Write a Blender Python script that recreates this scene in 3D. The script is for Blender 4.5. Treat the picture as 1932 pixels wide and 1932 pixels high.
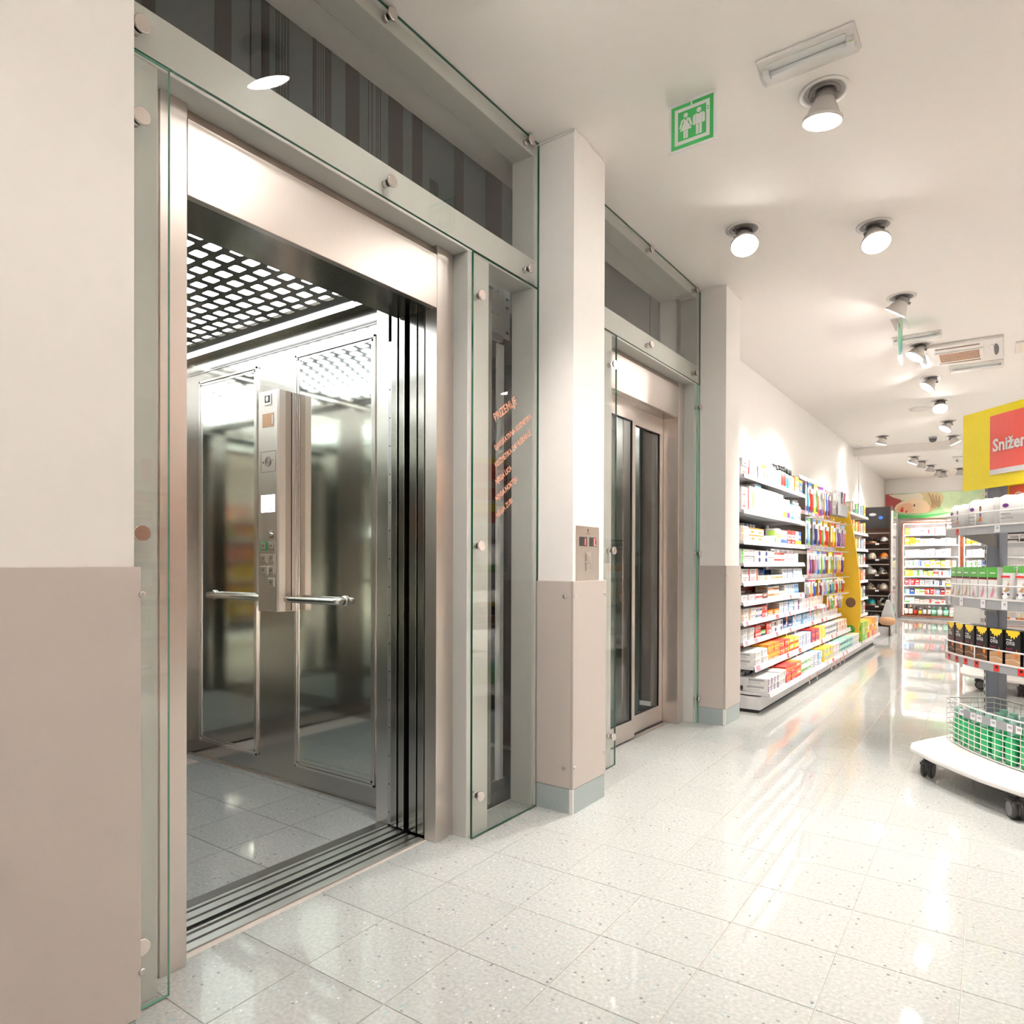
import bpy, math, random
from mathutils import Matrix, Vector
random.seed(7)
for o in list(bpy.data.objects):
    bpy.data.objects.remove(o, do_unlink=True)
S = bpy.context.scene
COL = S.collection
PI = math.pi

# ------------------------------------------------------------------ camera
W_PX = 1932.0
FPX, CX, CY = 1296.0, 972.7, 1068.8
YAW, PITCH, ROLL = 0.6159, -0.00507, 0.00311
cd = bpy.data.cameras.new('camera')
cd.sensor_fit = 'HORIZONTAL'; cd.sensor_width = 36.0
cd.lens = FPX * 36.0 / W_PX
cd.shift_x = -(CX - W_PX / 2) / W_PX
cd.shift_y = (CY - W_PX / 2) / W_PX
cd.clip_start = 0.02; cd.clip_end = 100
cam = bpy.data.objects.new('camera', cd); COL.objects.link(cam)
fw = Vector((-math.sin(YAW), math.cos(YAW), 0)); rt = Vector((math.cos(YAW), math.sin(YAW), 0)); up = Vector((0, 0, 1))
fw, up = fw * math.cos(PITCH) + up * math.sin(PITCH), up * math.cos(PITCH) - fw * math.sin(PITCH)
rt, up = rt * math.cos(ROLL) + up * math.sin(ROLL), up * math.cos(ROLL) - rt * math.sin(ROLL)
m = Matrix.Identity(4)
for i in range(3):
    m[i][0] = rt[i]; m[i][1] = up[i]; m[i][2] = -fw[i]
m[2][3] = 1.08
cam.matrix_world = m
S.camera = cam

# ------------------------------------------------------------------ world, exposure
w = bpy.data.worlds.new('room_air'); S.world = w; w.use_nodes = True
w.node_tree.nodes['Background'].inputs[0].default_value = (1, 0.95, 0.9, 1)
w.node_tree.nodes['Background'].inputs[1].default_value = 0.05
S.view_settings.view_transform = 'Standard'; S.view_settings.look = 'None'
S.view_settings.gamma = 1.0; S.view_settings.use_curve_mapping = False
EXPOSURE = 2.4
SPOT_W = 62.0
S.view_settings.exposure = EXPOSURE
cy = S.cycles
cy.use_light_tree = False
cy.max_bounces = 5; cy.diffuse_bounces = 3; cy.glossy_bounces = 5; cy.transmission_bounces = 2
cy.use_adaptive_sampling = False
cy.transparent_max_bounces = 24; cy.sample_clamp_indirect = 6.0
cy.caustics_reflective = False; cy.caustics_refractive = False

# ------------------------------------------------------------------ materials
MATS = {}
def _new(name):
    mt = bpy.data.materials.new(name); mt.use_nodes = True
    MATS[name] = mt
    nt = mt.node_tree
    return mt, nt, nt.nodes['Principled BSDF']
def sset(b, **k):
    for n, v in k.items():
        b.inputs[n.replace('_', ' ')].default_value = v
def rgb(c):
    return (c[0], c[1], c[2], 1.0)
def plain(name, c, rough=0.5, metal=0.0, spec=0.5, emit=None, estr=0.0, coat=0.0, noise=0.0, nscale=60.0, bump=0.0):
    if name in MATS: return MATS[name]
    mt, nt, b = _new(name)
    b.inputs['Base Color'].default_value = rgb(c)
    b.inputs['Roughness'].default_value = rough
    b.inputs['Metallic'].default_value = metal
    b.inputs['Specular IOR Level'].default_value = spec
    b.inputs['Coat Weight'].default_value = coat
    if emit:
        b.inputs['Emission Color'].default_value = rgb(emit); b.inputs['Emission Strength'].default_value = estr
    if noise or bump:
        tc = nt.nodes.new('ShaderNodeTexCoord'); nz = nt.nodes.new('ShaderNodeTexNoise')
        nz.inputs['Scale'].default_value = nscale; nz.inputs['Detail'].default_value = 1
        nt.links.new(tc.outputs['Object'], nz.inputs['Vector'])
        if noise:
            mx = nt.nodes.new('ShaderNodeMix'); mx.data_type = 'RGBA'
            mx.inputs[6].default_value = rgb([x * (1 - noise) for x in c]); mx.inputs[7].default_value = rgb([min(1, x * (1 + noise)) for x in c])
            nt.links.new(nz.outputs['Fac'], mx.inputs[0]); nt.links.new(mx.outputs[2], b.inputs['Base Color'])
        if bump:
            bp = nt.nodes.new('ShaderNodeBump'); bp.inputs['Strength'].default_value = bump; bp.inputs['Distance'].default_value = 0.002
            nt.links.new(nz.outputs['Fac'], bp.inputs['Height']); nt.links.new(bp.outputs['Normal'], b.inputs['Normal'])
    return mt
def steel(name, c, rough, brush=(700, 700, 3), amt=0.05, aniso=0.3):
    mt, nt, b = _new(name)
    b.inputs['Metallic'].default_value = 1.0
    b.inputs['Anisotropic'].default_value = aniso
    tc = nt.nodes.new('ShaderNodeTexCoord'); mp = nt.nodes.new('ShaderNodeMapping'); nz = nt.nodes.new('ShaderNodeTexNoise')
    mp.inputs['Scale'].default_value = brush; nz.inputs['Scale'].default_value = 1.0; nz.inputs['Detail'].default_value = 1
    nt.links.new(tc.outputs['Object'], mp.inputs['Vector']); nt.links.new(mp.outputs['Vector'], nz.inputs['Vector'])
    mx = nt.nodes.new('ShaderNodeMix'); mx.data_type = 'RGBA'
    mx.inputs[6].default_value = rgb([x * 0.98 for x in c]); mx.inputs[7].default_value = rgb([min(1, x * 1.02) for x in c])
    nt.links.new(nz.outputs['Fac'], mx.inputs[0]); nt.links.new(mx.outputs[2], b.inputs['Base Color'])
    mr = nt.nodes.new('ShaderNodeMapRange'); mr.inputs['To Min'].default_value = max(0.02, rough - amt * 0.5); mr.inputs['To Max'].default_value = rough + amt * 0.5
    nt.links.new(nz.outputs['Fac'], mr.inputs['Value']); nt.links.new(mr.outputs['Result'], b.inputs['Roughness'])
    return mt
def glass(name, tint, ior=1.5, rough=0.0):
    mt = bpy.data.materials.new(name); mt.use_nodes = True; MATS[name] = mt
    nt = mt.node_tree; nt.nodes.clear()
    out = nt.nodes.new('ShaderNodeOutputMaterial'); mx = nt.nodes.new('ShaderNodeMixShader')
    f0 = ((ior - 1) / (ior + 1)) ** 2
    lw = nt.nodes.new('ShaderNodeLayerWeight'); lw.inputs['Blend'].default_value = 0.5
    pw = nt.nodes.new('ShaderNodeMath'); pw.operation = 'POWER'; pw.inputs[1].default_value = 5.0; nt.links.new(lw.outputs['Facing'], pw.inputs[0])
    fr = nt.nodes.new('ShaderNodeMath'); fr.operation = 'MULTIPLY_ADD'; fr.inputs[1].default_value = 1 - f0; fr.inputs[2].default_value = f0; nt.links.new(pw.outputs[0], fr.inputs[0])
    tr = nt.nodes.new('ShaderNodeBsdfTransparent'); tr.inputs['Color'].default_value = rgb(tint)
    gl = nt.nodes.new('ShaderNodeBsdfGlossy'); gl.inputs['Roughness'].default_value = rough
    nt.links.new(fr.outputs[0], mx.inputs[0]); nt.links.new(tr.outputs[0], mx.inputs[1]); nt.links.new(gl.outputs[0], mx.inputs[2])
    nt.links.new(mx.outputs[0], out.inputs['Surface'])
    return mt
def terrazzo(name, base, rough):
    mt, nt, b = _new(name)
    L = nt.links.new
    tc = nt.nodes.new('ShaderNodeNewGeometry'); src = tc.outputs['Position']
    info = nt.nodes.new('ShaderNodeObjectInfo')
    def vor(scale, lo, hi, seed):
        ad = nt.nodes.new('ShaderNodeVectorMath'); ad.operation = 'ADD'; ad.inputs[1].default_value = (seed, seed * 1.7, 0)
        L(src, ad.inputs[0])
        v = nt.nodes.new('ShaderNodeTexVoronoi'); v.inputs['Scale'].default_value = scale; L(ad.outputs[0], v.inputs['Vector'])
        sp = nt.nodes.new('ShaderNodeSeparateColor'); L(v.outputs['Color'], sp.inputs[0])
        th = nt.nodes.new('ShaderNodeMapRange'); th.inputs['From Min'].default_value = lo; th.inputs['From Max'].default_value = lo + 0.03; L(sp.outputs[0], th.inputs['Value'])
        ds = nt.nodes.new('ShaderNodeMapRange'); ds.inputs['From Min'].default_value = hi; ds.inputs['From Max'].default_value = hi * 0.7; L(v.outputs['Distance'], ds.inputs['Value'])
        mu = nt.nodes.new('ShaderNodeMath'); mu.operation = 'MULTIPLY'; L(th.outputs[0], mu.inputs[0]); L(ds.outputs[0], mu.inputs[1])
        return mu.outputs[0]
    nz = nt.nodes.new('ShaderNodeTexNoise'); nz.inputs['Scale'].default_value = 90; nz.inputs['Detail'].default_value = 2; L(src, nz.inputs['Vector'])
    cr = nt.nodes.new('ShaderNodeValToRGB')
    cr.color_ramp.elements[0].position = 0.35; cr.color_ramp.elements[0].color = rgb([x * 0.9 for x in base])
    cr.color_ramp.elements[1].position = 0.68; cr.color_ramp.elements[1].color = rgb([min(1, x * 1.1) for x in base])
    L(nz.outputs['Fac'], cr.inputs[0]); cur = cr.outputs[0]
    for scale, lo, hi, seed, col in ((80, 0.95, 0.42, 3.1, (0.23, 0.235, 0.24)), (110, 0.955, 0.42, 9.7, (0.70, 0.69, 0.65)), (80, 0.965, 0.42, 17.3, (0.32, 0.44, 0.48)), (130, 0.90, 0.42, 29.9, (0.38, 0.40, 0.40)), (75, 0.98, 0.4, 41.0, (0.38, 0.32, 0.26))):
        f = vor(scale, lo, hi, seed)
        mx = nt.nodes.new('ShaderNodeMix'); mx.data_type = 'RGBA'; mx.inputs[7].default_value = rgb(col)
        L(f, mx.inputs[0]); L(cur, mx.inputs[6]); cur = mx.outputs[2]
    hs = nt.nodes.new('ShaderNodeHueSaturation'); L(cur, hs.inputs['Color'])
    mr = nt.nodes.new('ShaderNodeMapRange'); mr.inputs['To Min'].default_value = 0.985; mr.inputs['To Max'].default_value = 1.015; L(info.outputs['Random'], mr.inputs['Value']); L(mr.outputs[0], hs.inputs['Value'])
    L(hs.outputs[0], b.inputs['Base Color'])
    b.inputs['Roughness'].default_value = rough; b.inputs['Specular IOR Level'].default_value = 0.6
    b.inputs['Coat Weight'].default_value = 0.0
    n2 = nt.nodes.new('ShaderNodeTexNoise'); n2.inputs['Scale'].default_value = 9; n2.inputs['Detail'].default_value = 0; L(src, n2.inputs['Vector'])
    bp = nt.nodes.new('ShaderNodeBump'); bp.inputs['Strength'].default_value = 0.05; bp.inputs['Distance'].default_value = 0.004; L(n2.outputs['Fac'], bp.inputs['Height'])
    L(bp.outputs['Normal'], b.inputs['Normal'])
    return mt

plain('wall_paint', (0.88, 0.84, 0.80), 0.6, noise=0.015, nscale=25)
plain('ceiling_paint', (0.93, 0.88, 0.84), 0.7, noise=0.012, nscale=18)
plain('bulkhead_paint', (0.86, 0.81, 0.77), 0.7, noise=0.01)
plain('wainscot', (0.53, 0.465, 0.425), 0.38, noise=0.05, nscale=900)
plain('frame_paint', (0.66, 0.64, 0.60), 0.35, noise=0.015, nscale=200)
plain('grout', (0.62, 0.54, 0.47), 0.8, noise=0.1, nscale=80)
plain('plinth_tile', (0.36, 0.41, 0.41), 0.3, noise=0.3, nscale=260)
terrazzo('terrazzo', (0.455, 0.462, 0.435), 0.045)
steel('steel', (0.73, 0.655, 0.61), 0.33)
steel('steel_bright', (0.76, 0.72, 0.69), 0.2, amt=0.06)
steel('sheet_dark', (0.16, 0.15, 0.14), 0.3, amt=0.04)
steel('steel_cab', (0.50, 0.475, 0.44), 0.17, amt=0.04)
steel('cab_mirror', (0.76, 0.78, 0.73), 0.06, amt=0.02, aniso=0.0)
steel('knob_steel', (0.82, 0.74, 0.70), 0.16, brush=(40, 400, 400), amt=0.05)
plain('knob_core', (0.02, 0.02, 0.02), 0.4, noise=0.1)
plain('alu', (0.62, 0.60, 0.59), 0.32, metal=1.0, noise=0.04, nscale=150)
plain('brown_metal_and_reflection', (0.50, 0.40, 0.34), 0.4, metal=0.6, noise=0.04)
plain('alu_dark', (0.20, 0.18, 0.17), 0.4, metal=1.0, noise=0.04)
plain('black', (0.006, 0.006, 0.007), 0.5, noise=0.1)
plain('shaft_dark', (0.03, 0.026, 0.024), 0.7, noise=0.1)
plain('shaft_grey', (0.105, 0.115, 0.118), 0.45, noise=0.05)
plain('shaft_bar', (0.032, 0.024, 0.02), 0.45, noise=0.05)
plain('white_paint', (0.80, 0.79, 0.77), 0.4, noise=0.01)
plain('white_plastic', (0.80, 0.76, 0.73), 0.35, noise=0.01)
plain('grey_plastic', (0.36, 0.36, 0.37), 0.35, noise=0.03)
plain('dark_plastic', (0.035, 0.033, 0.034), 0.4, noise=0.05)
plain('caster_grey', (0.20, 0.19, 0.19), 0.45, noise=0.05)
plain('lamp_housing', (0.72, 0.67, 0.64), 0.4, metal=0.2, noise=0.03)
plain('lamp_recess', (0.26, 0.24, 0.23), 0.4, metal=0.4, noise=0.1)
plain('lamp_glow', (1, 1, 1), 0.3, emit=(1, 0.97, 0.93), estr=16.0)
plain('lamp_off', (0.75, 0.74, 0.72), 0.15, noise=0.02)
plain('cab_light', (1, 1, 1), 0.3, emit=(0.90, 0.97, 1.0), estr=1.9)
plain('panel_glow', (1, 1, 1), 0.3, emit=(0.9, 0.97, 1.0), estr=0.9)
plain('red_led', (0.5, 0.02, 0.02), 0.3, emit=(1, 0.06, 0.05), estr=1.6)
plain('case_light', (1, 1, 1), 0.3, emit=(1, 0.97, 0.92), estr=4.5)
glass('glass', (0.972, 0.982, 0.974))
glass('glass_thin', (0.98, 0.985, 0.98), ior=1.35)
glass('clear_plastic', (0.96, 0.965, 0.965), ior=1.4, rough=0.08)
plain('glass_edge', (0.01, 0.10, 0.055), 0.15, noise=0.1)
plain('glass_edge_light', (0.20, 0.50, 0.36), 0.15, noise=0.1)
plain('sign_green', (0.045, 0.40, 0.09), 0.35, noise=0.03)
plain('sign_white', (0.78, 0.75, 0.74), 0.35, noise=0.01)
plain('orange_vinyl', (0.90, 0.40, 0.26), 0.5, noise=0.03)
plain('sign_yellow', (0.98, 0.78, 0.02), 0.3, noise=0.03)
plain('sign_red', (0.86, 0.13, 0.10), 0.4, noise=0.03)
plain('fin_yellow', (0.93, 0.57, 0.03), 0.4, noise=0.03)
plain('shelf_paint', (0.66, 0.64, 0.65), 0.35, noise=0.02)
plain('shelf_back', (0.022, 0.020, 0.020), 0.6, noise=0.1)
plain('ticket_paper', (0.80, 0.79, 0.80), 0.5, noise=0.02)
plain('wood_dark', (0.055, 0.022, 0.014), 0.4, noise=0.3, nscale=12)
plain('wood_red', (0.26, 0.085, 0.04), 0.35, noise=0.25, nscale=14)
plain('upright_blue', (0.20, 0.22, 0.27), 0.4, noise=0.03)
plain('wire_paint', (0.74, 0.71, 0.69), 0.3, noise=0.01)
PAL = {'white': (0.80, 0.79, 0.77), 'red': (0.70, 0.04, 0.03), 'orange': (0.85, 0.26, 0.03), 'yellow': (0.90, 0.62, 0.04), 'green': (0.10, 0.42, 0.06),
       'teal': (0.02, 0.38, 0.42), 'blue': (0.04, 0.14, 0.55), 'sky': (0.28, 0.52, 0.78), 'navy': (0.02, 0.03, 0.16), 'purple': (0.16, 0.04, 0.24), 'pink': (0.78, 0.30, 0.40),
       'brown': (0.16, 0.07, 0.035), 'black': (0.015, 0.014, 0.015), 'grey': (0.42, 0.42, 0.44), 'cream': (0.80, 0.72, 0.58), 'lime': (0.42, 0.66, 0.08), 'tan': (0.62, 0.36, 0.20),
       'silver': (0.55, 0.54, 0.54), 'mint': (0.36, 0.70, 0.55), 'maroon': (0.22, 0.02, 0.05)}
def P(c):
    return plain('print_' + c, PAL[c], 0.35, noise=0.02, nscale=40)
for c in PAL: P(c)
plain('bottle_green', (0.04, 0.58, 0.20), 0.12, coat=0.5, noise=0.03)
plain('bottle_cap_green', (0.30, 0.62, 0.50), 0.25, noise=0.03)
plain('bottle_brown', (0.05, 0.018, 0.008), 0.1, coat=0.6, noise=0.05)
plain('skin_print', (0.80, 0.48, 0.28), 0.5, noise=0.06, nscale=6)
plain('skin_light', (0.86, 0.68, 0.46), 0.5, noise=0.05, nscale=6)
plain('hair_print', (0.62, 0.50, 0.26), 0.5, noise=0.3, nscale=14)
plain('hair_dark', (0.34, 0.24, 0.12), 0.5, noise=0.3, nscale=14)
plain('grass_print', (0.36, 0.62, 0.30), 0.5, noise=0.25, nscale=9)
plain('grass_light', (0.58, 0.76, 0.46), 0.5, noise=0.15, nscale=9)
plain('cloth_print', (0.34, 0.05, 0.05), 0.5, noise=0.2, nscale=5)

# ------------------------------------------------------------------ mesh helpers
class MB:
    def __init__(s):
        s.v = []; s.f = []; s.m = []; s.sm = []
    def quad(s, a, b, c, d, mat=0):
        n = len(s.v); s.v += [tuple(a), tuple(b), tuple(c), tuple(d)]; s.f.append((n, n + 1, n + 2, n + 3)); s.m.append(mat); s.sm.append(False); return s
    def poly(s, pts, mat=0):
        n = len(s.v); s.v += [tuple(p) for p in pts]; s.f.append(tuple(range(n, n + len(pts)))); s.m.append(mat); s.sm.append(False); return s
    def box(s, x0, x1, y0, y1, z0, z1, mat=0, mats=None):
        x0, x1 = min(x0, x1), max(x0, x1); y0, y1 = min(y0, y1), max(y0, y1); z0, z1 = min(z0, z1), max(z0, z1)
        n = len(s.v)
        s.v += [(x0, y0, z0), (x1, y0, z0), (x1, y1, z0), (x0, y1, z0), (x0, y0, z1), (x1, y0, z1), (x1, y1, z1), (x0, y1, z1)]
        fs = [(0, 3, 2, 1), (4, 5, 6, 7), (0, 1, 5, 4), (1, 2, 6, 5), (2, 3, 7, 6), (3, 0, 4, 7)]  # -z +z -y +x +y -x
        for i, q in enumerate(fs):
            s.f.append(tuple(n + k for k in q)); s.m.append(mats[i] if mats else mat); s.sm.append(False)
        return s
    def prism(s, pts, z0, z1, mat=0, top=None):
        n = len(s.v); k = len(pts)
        s.v += [(p[0], p[1], z0) for p in pts] + [(p[0], p[1], z1) for p in pts]
        s.f.append(tuple(range(n + k - 1, n - 1, -1))); s.m.append(mat); s.sm.append(False)
        s.f.append(tuple(range(n + k, n + 2 * k))); s.m.append(mat if top is None else top); s.sm.append(False)
        for i in range(k):
            j = (i + 1) % k; s.f.append((n + i, n + j, n + k + j, n + k + i)); s.m.append(mat); s.sm.append(False)
        return s
    def lathe(s, prof, seg=16, mat=0, M=None, cap0=True, cap1=True, mats=None, sx=1.0, sy=1.0):
        n = len(s.v); k = len(prof)
        for r, z in prof:
            for i in range(seg):
                a = 2 * PI * i / seg; p = Vector((r * math.cos(a) * sx, r * math.sin(a) * sy, z))
                if M is not None: p = M @ p
                s.v.append(tuple(p))
        for j in range(k - 1):
            for i in range(seg):
                i2 = (i + 1) % seg
                s.f.append((n + j * seg + i, n + j * seg + i2, n + (j + 1) * seg + i2, n + (j + 1) * seg + i)); s.m.append(mats[j] if mats else mat); s.sm.append(True)
        if cap0: s.f.append(tuple(n + i for i in range(seg - 1, -1, -1))); s.m.append(mats[0] if mats else mat); s.sm.append(False)
        if cap1: s.f.append(tuple(n + (k - 1) * seg + i for i in range(seg))); s.m.append(mats[-1] if mats else mat); s.sm.append(False)
        return s
    def tube(s, pts, r, seg=6, mat=0, closed=False):
        pts = [Vector(p) for p in pts]; n = len(s.v); k = len(pts)
        for i, p in enumerate(pts):
            if closed: d = pts[(i + 1) % k] - pts[i - 1]
            else: d = pts[min(i + 1, k - 1)] - pts[max(i - 1, 0)]
            d.normalize(); a = Vector((0, 0, 1)) if abs(d.z) < 0.9 else Vector((1, 0, 0))
            u = d.cross(a).normalized(); v = d.cross(u)
            for q in range(seg):
                t = 2 * PI * q / seg; s.v.append(tuple(p + (u * math.cos(t) + v * math.sin(t)) * r))
        for i in range(k if closed else k - 1):
            i1 = (i + 1) % k
            for q in range(seg):
                q2 = (q + 1) % seg
                s.f.append((n + i * seg + q, n + i1 * seg + q, n + i1 * seg + q2, n + i * seg + q2)); s.m.append(mat); s.sm.append(seg > 5)
        if not closed:
            s.f.append(tuple(n + q for q in range(seg))); s.m.append(mat); s.sm.append(False)
            s.f.append(tuple(n + (k - 1) * seg + q for q in range(seg - 1, -1, -1))); s.m.append(mat); s.sm.append(False)
        return s
    def xf(s, M, start=0):
        for i in range(start, len(s.v)): s.v[i] = tuple(M @ Vector(s.v[i]))
        return s
    def mesh(s, name, mats):
        me = bpy.data.meshes.new(name); me.from_pydata(s.v, [], s.f)
        for mt in mats: me.materials.append(MATS[mt])
        me.polygons.foreach_set('material_index', s.m); me.polygons.foreach_set('use_smooth', s.sm)
        me.update(); return me
def link(name, me, parent=None, loc=(0, 0, 0), rot=(0, 0, 0), keep=True):
    o = bpy.data.objects.new(name, me); COL.objects.link(o); o.location = loc; o.rotation_euler = rot
    if parent is not None:
        o.parent = parent
        if keep: o.matrix_parent_inverse = Matrix.Translation(-WORLD[parent.name])
    WORLD[o.name] = Vector(loc)
    return o
WORLD = {}
def obj(name, mb, mats, parent=None, bevel=0.0, loc=(0, 0, 0), rot=(0, 0, 0)):
    """a mesh given in room coordinates (parents are unrotated empties or meshes at the origin)"""
    if isinstance(mats, str): mats = [mats]
    o = link(name, mb.mesh(name, mats), parent, loc, rot)
    if bevel:
        b = o.modifiers.new('bevel', 'BEVEL'); b.width = bevel; b.segments = 2; b.limit_method = 'ANGLE'
    return o
def tag(o, label, cat, group=None, kind=None):
    o['label'] = label; o['category'] = cat
    if group: o['group'] = group
    if kind: o['kind'] = kind
    return o
def struct(o, label=None):
    o['kind'] = 'structure'
    if label: o['label'] = label
    return o
def thing(name, label, cat, loc=(0, 0, 0), group=None, rotz=0.0):
    o = bpy.data.objects.new(name, None); COL.objects.link(o); o.location = loc; o.rotation_euler = (0, 0, rotz)
    o.empty_display_size = 0.1; WORLD[o.name] = Vector(loc)
    return tag(o, label, cat, group)
def lpart(name, me, parent, loc=(0, 0, 0), rot=(0, 0, 0)):
    """a part given in its parent's own coordinates"""
    o = bpy.data.objects.new(name, me); COL.objects.link(o); o.location = loc; o.rotation_euler = rot; o.parent = parent
    return o
_font_cache = {}
def text_geo(s, size, bold=0.0):
    k = (s, size, bold)
    if k in _font_cache: return _font_cache[k]
    cu = bpy.data.curves.new('txt', 'FONT'); cu.body = s; cu.size = size; cu.resolution_u = 2; cu.offset = bold
    to = bpy.data.objects.new('txt', cu); COL.objects.link(to)
    dg = bpy.context.evaluated_depsgraph_get(); me = to.evaluated_get(dg).to_mesh()
    v = [tuple(x.co) for x in me.vertices]; f = [tuple(p.vertices) for p in me.polygons]
    to.evaluated_get(dg).to_mesh_clear(); bpy.data.objects.remove(to); bpy.data.curves.remove(cu)
    _font_cache[k] = (v, f); return v, f
def add_text(mb, s, size, M, mat=0, xs=1.0, bold=0.0):
    v, f = text_geo(s, size, bold); n = len(mb.v)
    mb.v += [tuple(M @ Vector((p[0] * xs, p[1], 0))) for p in v]
    for q in f: mb.f.append(tuple(n + i for i in q)); mb.m.append(mat); mb.sm.append(False)
def text_width(s, size):
    v, f = text_geo(s, size); return max(p[0] for p in v)
def frame(origin, xdir, ydir):
    x = Vector(xdir).normalized(); y = Vector(ydir).normalized(); z = x.cross(y)
    M = Matrix.Identity(4)
    for i in range(3): M[i][0] = x[i]; M[i][1] = y[i]; M[i][2] = z[i]; M[i][3] = origin[i]
    return M
ORD = ['first', 'second', 'third', 'fourth', 'fifth', 'sixth', 'seventh', 'eighth', 'ninth', 'tenth', 'eleventh', 'twelfth', 'thirteenth', 'fourteenth', 'fifteenth', 'sixteenth', 'seventeenth', 'eighteenth', 'nineteenth', 'twentieth',
       'twenty-first', 'twenty-second', 'twenty-third', 'twenty-fourth', 'twenty-fifth', 'twenty-sixth', 'twenty-seventh', 'twenty-eighth']
# ------------------------------------------------------------------ room shell
CEIL = 2.94; CEIL2 = 2.816; XW = -1.96; YB = 15.9; YBULK = 12.18; XR = 4.6; YN = -3.2
mb = MB().box(-1.8345, XR + 0.2, YN - 0.2, 4.85, -0.25, -0.0022).box(-2.1, XR + 0.2, 4.85, YB + 0.2, -0.25, -0.0022)
floor = struct(obj('floor', mb, 'grout'), 'polished pale terrazzo tile floor of the shop aisle')
TS = 0.2905; GAP = 0.0022
def tile_mesh():
    a = TS / 2 - GAP / 2; c = 0.0008
    t = MB(); b = -0.0030
    t.v = [(-a, -a, b), (a, -a, b), (a, a, b), (-a, a, b), (-a, -a, -c), (a, -a, -c), (a, a, -c), (-a, a, -c), (-a + c, -a + c, 0), (a - c, -a + c, 0), (a - c, a - c, 0), (-a + c, a - c, 0)]
    for i in range(4):
        j = (i + 1) % 4
        t.f += [(i, j, 4 + j, 4 + i), (4 + i, 4 + j, 8 + j, 8 + i)]
    t.f.append((8, 9, 10, 11)); t.m = [0] * 9; t.sm = [False] * 9
    return t
TILE = tile_mesh().mesh('tile', ['terrazzo'])
def cam_px(p):
    q = Vector(p) - Vector((0, 0, 1.08)); z = q.dot(fw)
    return None if z < 0.05 else (CX + FPX * q.dot(rt) / z, CY - FPX * q.dot(up) / z, z)
ROT_T = math.radians(0.8)
ct, st_ = math.cos(ROT_T), math.sin(ROT_T)
near, far = [], []
for i in range(-2, 24):
    for j in range(-15, 52):
        lx = -1.5175 + TS / 2 + (i) * TS; ly = 1.178 + TS / 2 + j * TS
        dx, dy = lx + 1.5175, ly - 1.178
        x = -1.5175 + dx * ct - dy * st_; y = 1.178 + dy * ct + dx * st_
        if x < -1.5175 - 0.03 and y < 0.575: continue
        if x < (-2.05 if y > 4.9 else -1.9): continue
        if x > XR - 0.1 or y < YN or y > YB - 0.05: continue
        q = cam_px((x, y, 0))
        vis = q is not None and -160 < q[0] < 2090 and q[1] < 2150
        (near if vis else far).append((q[2] if q else 99, x, y))
near.sort(); far += near[300:]; near = near[:300]
for d, x, y in near:
    o = link('tile', TILE, floor, (x, y, 0), (0, 0, ROT_T)); 
fb = MB(); base = tile_mesh()
for d, x, y in far:
    n = len(fb.v); fb.v += [(p[0] + x, p[1] + y, p[2]) for p in base.v]; fb.f += [tuple(n + k for k in f) for f in base.f]; fb.m += [0] * 9; fb.sm += [False] * 9
o = obj('tile_field', fb, 'terrazzo', floor); o['kind'] = 'stuff'; o['label'] = 'remaining polished terrazzo tiles'

struct(obj('ceiling', MB().box(XW - 0.2, XR + 0.2, YN - 0.2, YBULK + 0.14, CEIL, CEIL + 0.15), 'ceiling_paint'), 'plain warm white ceiling with recessed spotlights')
struct(obj('ceiling_rear', MB().box(XW - 0.2, XR + 0.2, YBULK + 0.14, YB + 0.2, CEIL2, CEIL2 + 0.15), 'ceiling_paint'), 'lower white ceiling beyond the bulkhead')
struct(obj('trim_1', MB().box(XW, XR, YBULK, YBULK + 0.145, CEIL2 - 0.002, CEIL - 0.001), 'bulkhead_paint'), 'shallow ceiling bulkhead crossing the aisle')
struct(obj('wall_left', MB().box(XW - 0.15, XW, 4.841, YB, 0, CEIL), 'wall_paint'), 'white wall behind the toothpaste shelves')
struct(obj('wall_back', MB().box(XW - 0.15, XR, YB, YB + 0.15, 0, CEIL), 'wall_paint'), 'white end wall of the shop')
struct(obj('wall_right', MB().box(XR, XR + 0.15, YN, YB, 0, CEIL), 'wall_paint'), 'white wall across the shop')
struct(obj('wall_front', MB().box(-4.4, XR, YN - 0.15, YN, 0, CEIL), 'wall_paint'), 'white wall at the near end of the shop')

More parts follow.
